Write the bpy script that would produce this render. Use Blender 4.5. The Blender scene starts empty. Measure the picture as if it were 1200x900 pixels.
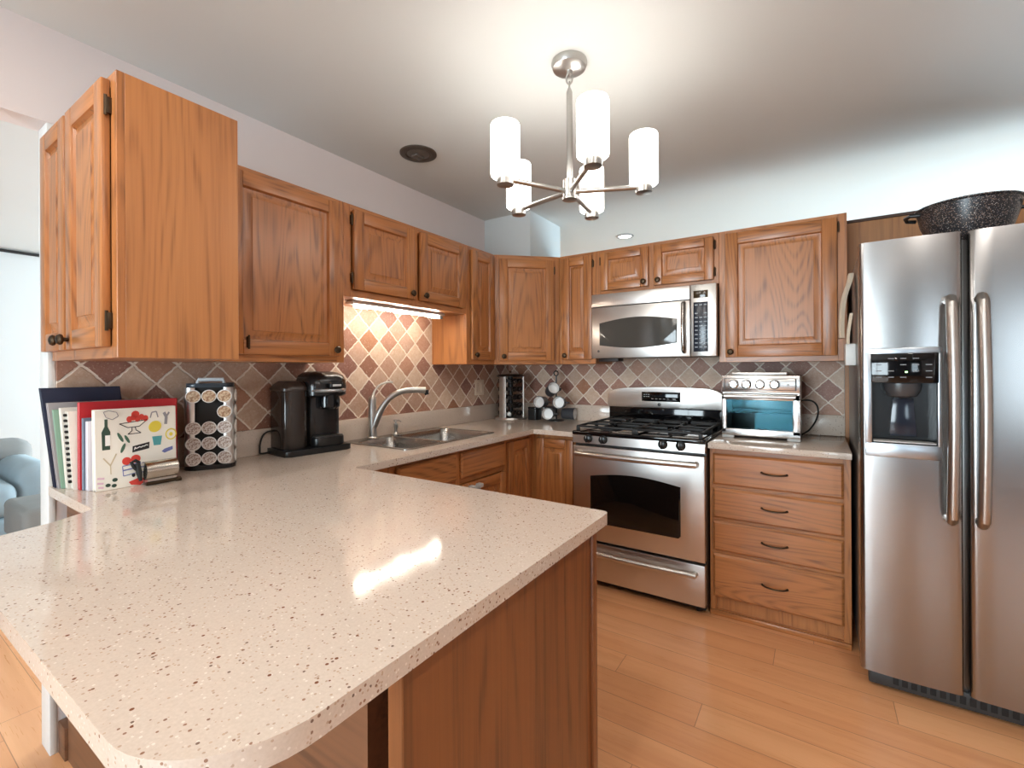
import bpy, bmesh, math, random
from mathutils import Matrix, Vector
random.seed(7)
PI = math.pi
C = bpy.context.scene.collection
S = bpy.context.scene

# ------------------------------------------------------------------ camera, world, lights, exposure
cam_d = bpy.data.cameras.new('camera'); cam = bpy.data.objects.new('camera', cam_d); C.objects.link(cam)
S.camera = cam
cam_d.sensor_width = 36.0; cam_d.lens = 541.5 * 36 / 1200
cam_d.shift_y = -16.6 / 1200; cam_d.clip_start = 0.02
cam.matrix_world = (Matrix.Translation((2.1708, -3.2338, 1.2998)) @ Matrix.Rotation(0.5833, 4, 'Z')
                    @ Matrix.Rotation(PI/2, 4, 'X') @ Matrix.Rotation(-0.0052, 4, 'Z'))
S.view_settings.view_transform = 'Standard'; S.view_settings.look = 'None'
S.view_settings.gamma = 1.0; S.view_settings.use_curve_mapping = False
S.view_settings.exposure = 0.50
w = bpy.data.worlds.new('sky'); S.world = w; w.use_nodes = True
w.node_tree.nodes['Background'].inputs[0].default_value = (0.55, 0.78, 1.0, 1)
w.node_tree.nodes['Background'].inputs[1].default_value = 3.0

def area(name, loc, rot, sx, sy, power, col):
    l = bpy.data.lights.new(name, 'AREA'); l.shape = 'RECTANGLE'; l.size = sx; l.size_y = sy
    l.energy = power; l.color = col
    o = bpy.data.objects.new(name, l); C.objects.link(o); o.location = loc; o.rotation_euler = rot
    return o
# daylight coming in through the windows (each sits just outside its window opening)
area('added_back_window_light', (1.1, -6.62, 1.2), (PI/2, 0, 0), 1.8, 2.1, 145, (0.88, 0.96, 1.0))  # lamp at an unseen window added behind the camera to brighten the room
area('added_side_window_light', (3.95, -6.62, 1.35), (PI/2, 0, 0), 0.6, 1.5, 14, (0.86, 0.95, 1.0))  # second added lamp, at the smaller unseen window behind the camera
area('daylight_living_room', (-2.4, 0.92, 1.35), (-PI/2, 0, 0), 2.2, 1.7, 300, (0.80, 0.91, 1.0))
area('daylight_far_room', (4.42, 1.5, 0.75), (PI/2, 0, PI/2), 2.0, 1.2, 145, (0.58, 0.84, 1.0))

# ------------------------------------------------------------------ materials
class N:
    def __init__(s, name):
        s.m = bpy.data.materials.new(name); s.m.use_nodes = True; s.t = s.m.node_tree
        s.b = s.t.nodes['Principled BSDF']
    def n(s, typ, **k):
        q = s.t.nodes.new(typ)
        for a, v in k.items(): setattr(q, a, v)
        return q
    def l(s, a, b): s.t.links.new(a, b)
    def put(s, sock, v):
        if hasattr(v, 'is_output') or isinstance(v, bpy.types.NodeSocket): s.l(v, sock)
        else: sock.default_value = v
    def math(s, op, a, b=0.0, c=None, clamp=False):
        q = s.n('ShaderNodeMath', operation=op, use_clamp=clamp)
        s.put(q.inputs[0], a); s.put(q.inputs[1], b)
        if c is not None: s.put(q.inputs[2], c)
        return q.outputs[0]
    def mix(s, f, a, b, typ='MIX'):
        q = s.n('ShaderNodeMix', data_type='RGBA', blend_type=typ)
        s.put(q.inputs[0], f); s.put(q.inputs[6], a); s.put(q.inputs[7], b)
        return q.outputs[2]
    def ramp(s, f, pts, interp='LINEAR'):
        q = s.n('ShaderNodeValToRGB'); cr = q.color_ramp; cr.interpolation = interp
        while len(cr.elements) < len(pts): cr.elements.new(0.5)
        for e, (p, c) in zip(cr.elements, pts): e.position = p; e.color = (*c[:3], 1)
        s.put(q.inputs[0], f); return q.outputs[0]
    def noise(s, vec, scale, detail=2.0, dist=0.0, rough=0.5):
        q = s.n('ShaderNodeTexNoise'); s.l(vec, q.inputs['Vector'])
        q.inputs['Scale'].default_value = scale; q.inputs['Detail'].default_value = detail
        q.inputs['Distortion'].default_value = dist; q.inputs['Roughness'].default_value = rough
        return q.outputs[0]
    def mapping(s, vec, scale=(1, 1, 1), loc=(0, 0, 0), rot=(0, 0, 0)):
        q = s.n('ShaderNodeMapping'); s.l(vec, q.inputs[0])
        q.inputs[1].default_value = loc; q.inputs[2].default_value = rot; q.inputs[3].default_value = scale
        return q.outputs[0]
    def pos(s): return s.n('ShaderNodeNewGeometry').outputs['Position']
    def obj(s):
        tc = s.n('ShaderNodeTexCoord').outputs['Object']; r = s.n('ShaderNodeObjectInfo').outputs['Random']
        sc = s.math('MULTIPLY', r, 37.0)
        q = s.n('ShaderNodeVectorMath', operation='ADD'); s.l(tc, q.inputs[0]); s.l(sc, q.inputs[1])
        return q.outputs[0]
    def set(s, **k):
        for a, v in k.items(): s.put(s.b.inputs[a.replace('_', ' ')], v)
        return s
    def bump(s, h, strength=0.3, dist=0.002):
        q = s.n('ShaderNodeBump'); q.inputs['Strength'].default_value = strength; q.inputs['Distance'].default_value = dist
        s.l(h, q.inputs['Height']); s.l(q.outputs[0], s.b.inputs['Normal'])

def lin(r, g, b):
    f = lambda c: ((c/255 + 0.055)/1.055)**2.4 if c > 10 else c/255/12.92
    return (f(r), f(g), f(b), 1)

def plain(name, col, rough=0.5, metal=0.0, **k):
    q = N(name); q.set(Base_Color=lin(*col), Roughness=rough, Metallic=metal, **k)
    return q.m

def painted(name, col, rough=0.6, amp=0.03):
    q = N(name); p = q.pos()
    n = q.noise(p, 90, 3); n2 = q.noise(p, 1.3, 2)
    c = lin(*col); d = tuple(v*(1-amp*2) for v in c[:3])
    q.set(Base_Color=q.mix(n2, d + (1,), c), Roughness=rough); q.bump(n, 0.08, 0.001)
    return q.m

def oak(name, axis, light, mid, dark, rough=0.34, ringf=26.0, scale=4.6):
    q = N(name); v = q.obj()
    i = 'xyz'.index(axis)
    sc = [1.0, 1.0, 1.0]; sc[i] = 0.13
    m = q.mapping(v, tuple(sc))
    low = q.noise(m, scale, 1.5, 0.25, 0.45)
    rings = q.math('SINE', q.math('MULTIPLY', low, ringf*6.28))
    rings = q.math('MULTIPLY_ADD', rings, 0.5, 0.5)
    rings = q.math('POWER', rings, 2.2)
    s2 = [95.0, 95.0, 95.0]; s2[i] = 2.2
    pores = q.noise(q.mapping(v, tuple(s2)), 1.0, 3.0, 0.0, 0.65)
    pores = q.ramp(pores, [(0.42, (0, 0, 0)), (0.66, (1, 1, 1))])
    s3 = [6.0, 6.0, 6.0]; s3[i] = 0.35
    tone = q.noise(q.mapping(v, tuple(s3)), 1.0, 2.0)
    base = q.mix(q.math('MULTIPLY_ADD', tone, 1.0, 0.0, clamp=True), lin(*light), lin(*mid))
    dk = q.math('MULTIPLY', rings, q.math('MULTIPLY_ADD', pores, 0.55, 0.20))
    dk = q.math('ADD', dk, q.math('MULTIPLY', pores, 0.22), clamp=True)
    q.set(Base_Color=q.mix(q.math('MULTIPLY', dk, 0.85), base, lin(*dark)), Roughness=rough)
    q.b.inputs['Coat Weight'].default_value = 0.25; q.b.inputs['Coat Roughness'].default_value = 0.28
    q.bump(q.math('SUBTRACT', 1.0, pores), 0.12, 0.0006)
    return q.m

OAKC = ((190, 127, 74), (169, 103, 54), (102, 60, 33))
OAK_V = oak('oak_grain_upright', 'z', *OAKC)
OAK_H = oak('oak_grain_level', 'x', *OAKC)
OAK_SIDE = oak('oak_veneer_side', 'z', (190, 128, 74), (176, 112, 62), (134, 80, 42), 0.4, 22.0, 3.6)
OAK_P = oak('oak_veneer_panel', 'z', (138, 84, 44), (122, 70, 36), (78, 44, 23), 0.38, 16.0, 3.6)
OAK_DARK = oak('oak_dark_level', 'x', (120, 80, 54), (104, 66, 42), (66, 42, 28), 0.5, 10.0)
OAK_Y = oak('oak_alcove_panel', 'z', (178, 122, 70), (160, 104, 56), (120, 74, 40), 0.5, 8.0)
GAP_SHADE = plain('painted_gap_shadow', (70, 44, 30), 0.6)
WALL = painted('pinkish_wall_paint', (228, 220, 219))
WALLCOOL = painted('pale_wall_paint', (214, 219, 219))
CEIL = painted('ceiling_paint', (212, 215, 213), 0.7)
WHITE = painted('white_trim_paint', (225, 226, 224), 0.45)
BRONZE = N('antique_bronze').set(Base_Color=lin(74, 60, 46), Metallic=0.9, Roughness=0.42).m
BLACK = plain('black_plastic', (16, 16, 17), 0.32)
BLACKGLOSS = plain('gloss_black', (8, 8, 10), 0.06)
BLACKMATTE = plain('matt_black', (20, 19, 18), 0.65)
IRON = N('cast_iron').set(Base_Color=lin(24, 24, 25), Roughness=0.5).m
RUBBER = plain('black_cord', (20, 18, 17), 0.6)
GREY = plain('grey_plastic', (120, 122, 124), 0.45)
LIGHTGREY = plain('light_grey_plastic', (190, 190, 188), 0.5)
CREAM = painted('cream_cotton', (214, 198, 176), 0.9)

def steel(name, col, rough, axis='x', amt=0.02, **k):
    q = N(name); v = q.n('ShaderNodeTexCoord').outputs['Object']
    sc = [900.0, 900.0, 900.0]; sc['xyz'.index(axis)] = 6.0
    n = q.noise(q.mapping(v, tuple(sc)), 1.0, 2.0)
    q.set(Base_Color=lin(*col), Metallic=1.0, Roughness=q.math('MULTIPLY_ADD', n, amt*2, rough-amt), **k)
    return q.m
STEEL = steel('brushed_stainless', (210, 206, 202), 0.32)
STEELV = steel('brushed_stainless_upright', (158, 156, 155), 0.23, 'x', 0.015)
NICKEL = steel('brushed_nickel', (184, 182, 178), 0.30, 'z')
CHROME = plain('polished_chrome', (214, 214, 214), 0.08, 1.0)
SINKST = steel('sink_stainless', (160, 158, 155), 0.24)

def granite():
    q = N('speckled_quartz'); p = q.pos()
    def cells(scale, thr, rad):
        vo = q.n('ShaderNodeTexVoronoi'); q.l(p, vo.inputs['Vector']); vo.inputs['Scale'].default_value = scale
        sp = q.n('ShaderNodeSeparateColor'); q.l(vo.outputs['Color'], sp.inputs[0])
        a = q.math('GREATER_THAN', sp.outputs[0], thr)
        d = q.math('LESS_THAN', vo.outputs['Distance'], rad)
        return q.math('MULTIPLY', a, d), sp.outputs[1]
    n = q.noise(p, 260, 3); n2 = q.noise(p, 3, 2)
    base = q.mix(n, lin(196, 180, 166), lin(220, 206, 194))
    base = q.mix(q.math('MULTIPLY', n2, 0.35), base, lin(198, 180, 162))
    m1, c1 = cells(230, 0.80, 0.40)
    base = q.mix(q.math('MULTIPLY', m1, 0.55), base, q.ramp(c1, [(0.0, lin(150, 118, 94)), (0.5, lin(176, 140, 108)), (0.75, lin(238, 230, 220))]))
    m2, c2 = cells(150, 0.90, 0.30)
    base = q.mix(q.math('MULTIPLY', m2, 0.85), base, q.ramp(c2, [(0.0, lin(112, 76, 58)), (0.6, lin(150, 106, 82)), (0.9, lin(92, 68, 58))]))
    m3, c3 = cells(95, 0.955, 0.24)
    base = q.mix(m3, base, lin(124, 80, 60))
    q.set(Base_Color=base, Roughness=0.085)
    return q.m
GRANITE = granite()

def tiles(name, axis, o0, z0, per):
    q = N(name); p = q.pos()
    sx = q.n('ShaderNodeSeparateXYZ'); q.l(p, sx.inputs[0])
    wob = q.noise(p, 46, 2); wob2 = q.noise(q.mapping(p, loc=(3, 7, 5)), 46, 2)
    a = q.math('DIVIDE', q.math('SUBTRACT', sx.outputs['XYZ'.index(axis)], o0), per)
    b = q.math('DIVIDE', q.math('SUBTRACT', sx.outputs[2], z0), per)
    a = q.math('ADD', a, q.math('MULTIPLY_ADD', wob, 0.09, -0.045))
    b = q.math('ADD', b, q.math('MULTIPLY_ADD', wob2, 0.09, -0.045))
    u = q.math('ADD', a, b); v = q.math('SUBTRACT', b, a)
    iu = q.math('FLOOR', u); iv = q.math('FLOOR', v)
    fu = q.math('ABSOLUTE', q.math('SUBTRACT', q.math('FRACT', u), 0.5))
    fv = q.math('ABSOLUTE', q.math('SUBTRACT', q.math('FRACT', v), 0.5))
    edge = q.math('MAXIMUM', fu, fv)
    grout = q.ramp(edge, [(0.455, (0, 0, 0)), (0.474, (1, 1, 1))])
    cv = q.n('ShaderNodeCombineXYZ'); q.l(iu, cv.inputs[0]); q.l(iv, cv.inputs[1])
    wn = q.n('ShaderNodeTexWhiteNoise', noise_dimensions='2D'); q.l(cv.outputs[0], wn.inputs['Vector'])
    row = q.math('ABSOLUTE', q.math('MODULO', q.math('ADD', iu, iv), 2.0))
    t = q.math('ADD', q.math('MULTIPLY', row, 0.42), q.math('MULTIPLY', wn.outputs['Value'], 0.56))
    col = q.ramp(t, [(0.0, lin(218, 196, 176)), (0.24, lin(204, 180, 160)), (0.46, lin(190, 160, 142)),
                     (0.56, lin(180, 138, 116)), (0.70, lin(162, 122, 108)), (0.85, lin(142, 102, 92)), (1.0, lin(170, 122, 90))])
    mott = q.noise(p, 60, 4, 0.4, 0.65)
    col = q.mix(q.ramp(mott, [(0.35, (0, 0, 0)), (0.7, (0.55, 0.55, 0.55))]), col, lin(226, 200, 178), 'MULTIPLY')
    pit = q.ramp(q.noise(p, 150, 2), [(0.62, (0, 0, 0)), (0.68, (1, 1, 1))])
    col = q.mix(q.math('MULTIPLY', pit, 0.3), col, lin(236, 216, 196))
    q.set(Base_Color=q.mix(grout, col, lin(232, 218, 204)), Roughness=0.5)
    h = q.math('SUBTRACT', q.math('MULTIPLY', q.math('SUBTRACT', 1.0, grout), 1.0), q.math('MULTIPLY', mott, 0.25))
    q.bump(h, 0.5, 0.003)
    return q.m
TILE_S = tiles('tumbled_tile_sink_wall', 'Y', -2.712, 1.325, 0.1475)
TILE_B = tiles('tumbled_tile_range_wall', 'X', 0.90, 1.310, 0.1395)

def floorwood():
    q = N('hardwood_floor'); p = q.pos()
    sx = q.n('ShaderNodeSeparateXYZ'); q.l(p, sx.inputs[0])
    PW, PL = 0.139, 1.6
    y = q.math('DIVIDE', q.math('ADD', sx.outputs[1], 0.917), PW)
    iy = q.math('FLOOR', y)
    w1 = q.n('ShaderNodeTexWhiteNoise', noise_dimensions='1D'); q.l(iy, w1.inputs['W'])
    x = q.math('DIVIDE', q.math('ADD', sx.outputs[0], q.math('MULTIPLY', w1.outputs['Value'], PL*3)), PL)
    ix = q.math('FLOOR', x)
    cv = q.n('ShaderNodeCombineXYZ'); q.l(ix, cv.inputs[0]); q.l(iy, cv.inputs[1])
    w2 = q.n('ShaderNodeTexWhiteNoise', noise_dimensions='2D'); q.l(cv.outputs[0], w2.inputs['Vector'])
    r = w2.outputs['Value']
    off = q.n('ShaderNodeVectorMath', operation='ADD'); q.l(q.mapping(p, (0.5, 9, 9)), off.inputs[0])
    q.l(q.math('MULTIPLY', r, 53.0), off.inputs[1])
    g = q.noise(off.outputs[0], 1.6, 3, 0.6)
    fine = q.noise(q.mapping(p, (6, 220, 220)), 1.0, 2)
    col = q.mix(r, lin(228, 164, 114), lin(238, 180, 130))
    col = q.mix(q.ramp(g, [(0.4, (0, 0, 0)), (0.75, (0.7, 0.7, 0.7))]), col, lin(206, 138, 90))
    col = q.mix(q.math('MULTIPLY', fine, 0.3), col, lin(210, 144, 98))
    ey = q.math('ABSOLUTE', q.math('SUBTRACT', q.math('FRACT', y), 0.5))
    ex = q.math('ABSOLUTE', q.math('SUBTRACT', q.math('FRACT', x), 0.5))
    gap = q.math('MAXIMUM', q.math('GREATER_THAN', ey, 0.491), q.math('GREATER_THAN', ex, 0.4992))
    q.set(Base_Color=q.mix(q.math('MULTIPLY', gap, 0.55), col, lin(110, 62, 36)), Roughness=q.math('MULTIPLY_ADD', fine, 0.1, 0.24))
    q.bump(q.math('SUBTRACT', 1.0, gap), 0.15, 0.001)
    return q.m
FLOOR = floorwood()

def emit(name, col, strength, base=(240, 240, 240)):
    q = N(name); q.set(Base_Color=lin(*base), Roughness=0.4)
    q.b.inputs['Emission Color'].default_value = (*col, 1); q.b.inputs['Emission Strength'].default_value = strength
    return q.m
SHADE = emit('lit_frosted_glass', (1.0, 0.95, 0.88), 5.4)
TUBE = emit('lit_under_cabinet_tube', (1.0, 0.91, 0.77), 32.0); LAMP = emit('lit_xenon_lamp', (1.0, 0.92, 0.78), 90.0)
DOWN = emit('lit_downlight_lens', (1.0, 0.97, 0.92), 5.0)
LED = emit('green_led', (0.3, 1.0, 0.2), 1.5)

def thin_glass(name, tint, refl=0.12, tint2=(1, 1, 1, 1)):
    q = N(name); t = q.t
    tr = q.n('ShaderNodeBsdfTransparent'); tr.inputs[0].default_value = tint
    gl = q.n('ShaderNodeBsdfGlossy'); gl.inputs['Roughness'].default_value = 0.02
    fr = q.n('ShaderNodeFresnel'); fr.inputs[0].default_value = 1.5
    mx = q.n('ShaderNodeMixShader'); f = q.math('ADD', fr.outputs[0], refl, clamp=True); gl.inputs[0].default_value = tint2
    q.l(f, mx.inputs[0]); q.l(tr.outputs[0], mx.inputs[1]); q.l(gl.outputs[0], mx.inputs[2])
    q.l(mx.outputs[0], t.nodes['Material Output'].inputs[0])
    return q.m
GLASS_OVEN = thin_glass('tinted_oven_glass', (0.62, 0.72, 0.76, 1), 0.01, (0.05, 0.155, 0.19, 1))
GLASS_WIN = thin_glass('window_glass', (0.95, 0.97, 0.97, 1), 0.0)
GLASS_DARK = N('smoked_glass').set(Base_Color=lin(14, 13, 13), Roughness=0.05).m
GLASS_MW = N('mesh_backed_glass').set(Base_Color=lin(74, 72, 68), Roughness=0.08).m

def speckle():
    q = N('speckled_enamel'); p = q.n('ShaderNodeTexCoord').outputs['Object']
    vo = q.n('ShaderNodeTexVoronoi'); q.l(p, vo.inputs['Vector']); vo.inputs['Scale'].default_value = 300
    sp = q.n('ShaderNodeSeparateColor'); q.l(vo.outputs['Color'], sp.inputs[0])
    m = q.math('MULTIPLY', q.math('GREATER_THAN', sp.outputs[0], 0.60), q.math('LESS_THAN', vo.outputs['Distance'], 0.45))
    q.set(Base_Color=q.mix(m, lin(22, 23, 28), q.ramp(sp.outputs[1], [(0, lin(120, 120, 128)), (0.6, lin(150, 120, 100)), (1, lin(190, 188, 186))])), Roughness=0.3)
    return q.m
SPECKLE = speckle()

def fabric(name, col):
    q = N(name); v = q.n('ShaderNodeTexCoord').outputs['Object']
    n = q.noise(v, 300, 2); n2 = q.noise(v, 9, 3)
    c = lin(*col); d = tuple(x*0.72 for x in c[:3]) + (1,)
    q.set(Base_Color=q.mix(q.math('MULTIPLY_ADD', n2, 0.5, q.math('MULTIPLY', n, 0.4)), d, c), Roughness=0.95)
    q.bump(n, 0.3, 0.001)
    return q.m
FABRIC = fabric('blue_grey_upholstery', (178, 198, 208))
FABRICG = fabric('grey_upholstery', (150, 152, 150))

# ------------------------------------------------------------------ builders
M = {}       # world matrix of each object
class B:
    """collects shapes in frame F (a world matrix); mi = current material slot"""
    def __init__(s, F=None, scale=None):
        s.bm = bmesh.new(); s.mi = 0; s.F = F or Matrix.Identity(4); s.scale = scale
    def _mark(s, old):
        for f in s.bm.faces:
            if f not in old: f.material_index = s.mi
    def box(s, x0, x1, y0, y1, z0, z1, bev=0.0, seg=2, mat=None):
        if mat is not None: s.mi = mat
        bm = s.bm; old = set(bm.faces)
        vs = [bm.verts.new((x, y, z)) for x in (min(x0, x1), max(x0, x1)) for y in (min(y0, y1), max(y0, y1)) for z in (min(z0, z1), max(z0, z1))]
        idx = [(0, 1, 3, 2), (4, 6, 7, 5), (0, 4, 5, 1), (2, 3, 7, 6), (0, 2, 6, 4), (1, 5, 7, 3)]
        fs = [bm.faces.new([vs[i] for i in q]) for q in idx]
        if bev > 0:
            es = list({e for f in fs for e in f.edges})
            bmesh.ops.bevel(bm, geom=es, offset=bev, segments=seg, profile=0.5, affect='EDGES')
        s._mark(old); return s
    def loops(s, rings, cap0=True, cap1=True, closed=True, mat=None):
        """rings: lists of points; joins them with quads"""
        if mat is not None: s.mi = mat
        bm = s.bm; old = set(bm.faces)
        R = [[bm.verts.new(p) for p in r] for r in rings]
        n = len(R[0])
        for a, b in zip(R, R[1:]):
            for i in range(n if closed else n-1):
                j = (i+1) % n
                try: bm.faces.new((a[i], a[j], b[j], b[i]))
                except ValueError: pass
        if cap0: bm.faces.new(R[0][::-1])
        if cap1: bm.faces.new(R[-1])
        s._mark(old); return s
    def lathe(s, prof, c=(0, 0, 0), axis='z', n=28, mat=None, cap0=True, cap1=True):
        rings = []
        for r, h in prof:
            r = max(r, 1e-4); ring = []
            for i in range(n):
                a = 2*PI*i/n; u, v = r*math.cos(a), r*math.sin(a)
                p = {'z': (u, v, h), 'y': (v, h, u), 'x': (h, u, v)}[axis]
                ring.append((c[0]+p[0], c[1]+p[1], c[2]+p[2]))
            rings.append(ring)
        return s.loops(rings, cap0, cap1, True, mat)
    def tube(s, pts, r, n=10, mat=None, caps=True, flat=1.0):
        pts = [Vector(p) for p in pts]; rings = []; up = None
        for i, p in enumerate(pts):
            t = (pts[min(i+1, len(pts)-1)] - pts[max(i-1, 0)]).normalized()
            if up is None:
                up = Vector((0, 0, 1)) if abs(t.z) < 0.9 else Vector((1, 0, 0))
            a = t.cross(up).normalized(); b = a.cross(t).normalized(); up = b
            rr = r[i] if isinstance(r, (list, tuple)) else r
            rings.append([tuple(p + a*rr*math.cos(2*PI*k/n) + b*rr*flat*math.sin(2*PI*k/n)) for k in range(n)])
        return s.loops(rings, caps, caps, True, mat)
    def prism(s, poly, axis, h0, h1, mat=None, bev=0.0):
        """poly: 2-D outline in the plane normal to axis; x:(y,z) y:(x,z) z:(x,y)"""
        if mat is not None: s.mi = mat
        bm = s.bm; old = set(bm.faces)
        f3 = {'x': lambda p, h: (h, p[0], p[1]), 'y': lambda p, h: (p[0], h, p[1]), 'z': lambda p, h: (p[0], p[1], h)}[axis]
        a = [bm.verts.new(f3(p, h0)) for p in poly]; b = [bm.verts.new(f3(p, h1)) for p in poly]
        n = len(poly); fs = [bm.faces.new(a[::-1]), bm.faces.new(b)]
        for i in range(n): fs.append(bm.faces.new((a[i], a[(i+1) % n], b[(i+1) % n], b[i])))
        if bev > 0:
            es = list({e for f in fs[:2] for e in f.edges})
            bmesh.ops.bevel(bm, geom=es, offset=bev, segments=2, profile=0.5, affect='EDGES')
        s._mark(old); return s
    def frustum(s, x0, x1, z0, z1, y, inset, y2, mat=None):
        r0 = [(x0, y, z0), (x1, y, z0), (x1, y, z1), (x0, y, z1)]
        i = inset; r1 = [(x0+i, y2, z0+i), (x1-i, y2, z0+i), (x1-i, y2, z1-i), (x0+i, y2, z1-i)]
        return s.loops([r0, r1], False, True, True, mat)

def obj(name, b, mats, parent=None, smooth=35):
    bm = b.bm
    bmesh.ops.recalc_face_normals(bm, faces=bm.faces[:])
    if b.scale:
        for v in bm.verts: v.co = Vector((v.co.x*b.scale[0], v.co.y*b.scale[1], v.co.z*b.scale[2]))
    xs = [v.co for v in bm.verts]
    c = Vector([(min(v[i] for v in xs) + max(v[i] for v in xs))/2 for i in range(3)])
    for v in bm.verts: v.co -= c
    me = bpy.data.meshes.new(name); bm.to_mesh(me); bm.free()
    for m in (mats if isinstance(mats, (list, tuple)) else [mats]): me.materials.append(m)
    if smooth:
        for p in me.polygons: p.use_smooth = True
        me.set_sharp_from_angle(angle=math.radians(smooth))
    o = bpy.data.objects.new(name, me); C.objects.link(o)
    W = b.F @ Matrix.Translation(c)
    M[o.name] = W
    if parent:
        o.parent = parent; o.matrix_local = M[parent.name].inverted() @ W
    else: o.matrix_local = W
    return o
def tag(o, label, cat=None, group=None):
    o['label'] = label
    if cat: o['category'] = cat
    if group: o['group'] = group
    return o
def thing(name, label, cat, loc, rotz=0.0, group=None):
    o = bpy.data.objects.new(name, None); C.objects.link(o); o.empty_display_size = 0.1
    W = Matrix.Translation(loc) @ Matrix.Rotation(rotz, 4, 'Z'); o.matrix_local = W; M[o.name] = W
    return tag(o, label, cat, group)
def struct(name, b, mats, label=None):
    o = obj(name, b, mats, None, 35); o['kind'] = 'structure'
    if label: o['label'] = label
    return o
def arc(cx, cy, r, a0, a1, n=8):
    return [(cx + r*math.cos(math.radians(a0+(a1-a0)*i/n)), cy + r*math.sin(math.radians(a0+(a1-a0)*i/n))) for i in range(n+1)]
def rrect(x0, x1, y0, y1, r, n=5):
    return (arc(x1-r, y0+r, r, -90, 0, n) + arc(x1-r, y1-r, r, 0, 90, n) + arc(x0+r, y1-r, r, 90, 180, n) + arc(x0+r, y0+r, r, 180, 270, n))
def copy_tree(o, parent=None):
    c = o.copy(); C.objects.link(c); c.parent = parent
    if parent: c.matrix_local = o.matrix_local.copy()
    for ch in list(o.children): copy_tree(ch, c)
    return c
def bez(p0, p1, p2, p3, n=14):
    out = []
    for i in range(n+1):
        t = i/n; u = 1-t
        out.append(tuple(u**3*a + 3*u*u*t*b + 3*u*t*t*c + t**3*d for a, b, c, d in zip(p0, p1, p2, p3)))
    return out

# ------------------------------------------------------------------ the setting
ZC = 2.469
struct('floor', B().box(-4.2, 4.4, -6.5, 5.0, -0.1, 0.0), FLOOR)
struct('ceiling', B().box(-4.2, 4.4, -6.5, 5.0, ZC, ZC+0.1), CEIL)
b = B(); b.box(-0.095, 0.0, -2.775, 0.12, 0, ZC); struct('wall_sink_side', b, WALL)
b = B(); b.box(-0.11, 0.0, -6.5, -2.775, 2.146, ZC); struct('wall_header', b, WALL)
b = B(); b.box(-0.097, 0.002, -2.795, -2.775, 0, 2.146, 0.003); struct('trim_1', b, WHITE, 'white corner casing at the end of the sink wall')
b = B(); b.box(0.0, 3.4, 0.0, 0.12, 0, 2.085); struct('wall_range_side', b, WALLCOOL)
b = B(); b.box(0.0, 0.418, -0.325, 0.15, 2.105, ZC); struct('wall_corner_chase', b, WALLCOOL)
b = B(); b.box(2.302, 3.4, -0.018, -0.001, 0, 2.112); struct('trim_2', b, OAK_Y, 'oak panelling behind the refrigerator')
b = B(); b.box(2.302, 3.4, -0.03, 0.13, 2.112, 2.128, 0.003); struct('gap_shadow_strip', b, GAP_SHADE, 'thin dark strip standing in for the shadow gap above the oak panelling')  # dark strip painted in place of the gap shadow above the panelling
# outer walls with window openings: strips around each opening
def wall_y(name, y0, y1, x0, x1, holes, mat):
    b = B(); xs = x0
    for (a, c, z0, z1) in holes:
        b.box(xs, a, y0, y1, 0, ZC)
        if z0 > 0: b.box(a, c, y0, y1, 0, z0)
        b.box(a, c, y0, y1, z1, ZC); xs = c
    b.box(xs, x1, y0, y1, 0, ZC); return struct(name, b, mat)
def window(n, x0, x1, z0, z1, y, cols, rows, along='x'):
    def bx(b, a, c, d0, d1, e, f):
        if along == 'x': b.box(a, c, y+d0, y+d1, e, f, 0.003)
        else: b.box(y+d0, y+d1, a, c, e, f, 0.003)
    b = B(); t = 0.07
    bx(b, x0, x1, -0.06, 0.06, z0, z0+t); bx(b, x0, x1, -0.06, 0.06, z1-t, z1)
    bx(b, x0, x0+t, -0.06, 0.06, z0, z1); bx(b, x1-t, x1, -0.06, 0.06, z0, z1)
    for i in range(1, cols): q = x0+(x1-x0)*i/cols; bx(b, q-0.015, q+0.015, -0.02, 0.02, z0, z1)
    for i in range(1, rows): q = z0+(z1-z0)*i/rows; bx(b, x0, x1, -0.02, 0.02, q-0.015, q+0.015)
    o = struct('window_%d' % n, b, WHITE)
    g = B(); bx(g, x0+t, x1-t, -0.003, 0.003, z0+t, z1-t)
    obj('pane', g, GLASS_WIN, o)
wall_y('wall_behind_camera', -6.6, -6.5, -4.2, 4.4, [(0.2, 2.0, 0.1, 2.25), (3.65, 4.25, 0.6, 2.1)], painted('blue_grey_wall_paint', (124, 132, 146)))
wall_y('wall_living_end', 0.8, 0.9, -4.2, -0.095, [(-3.5, -1.3, 0.5, 2.2)], WALLCOOL); window(1, -3.5, -1.3, 0.5, 2.2, 0.85, 3, 1); window(2, 0.2, 2.0, 0.1, 2.25, -6.55, 2, 1); window(3, 3.65, 4.25, 0.6, 2.1, -6.55, 1, 2)  # the windows behind the camera are unseen, added for their light
b = B(); b.box(-4.3, -4.2, -6.6, 5.1, 0, ZC); struct('wall_left', b, WALLCOOL)
b = B(); b.box(-4.3, 4.5, 5.0, 5.1, 0, ZC); struct('wall_far', b, WALLCOOL)
b = B(); b.box(4.4, 4.5, -6.6, 0.5, 0, ZC); b.box(4.4, 4.5, 2.5, 5.0, 0, ZC); b.box(4.4, 4.5, 0.5, 2.5, 0, 0.15); b.box(4.4, 4.5, 0.5, 2.5, 1.35, ZC)
struct('wall_right', b, WALL)
window(4, 0.5, 2.5, 0.15, 1.35, 4.45, 3, 1, 'y')
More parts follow.
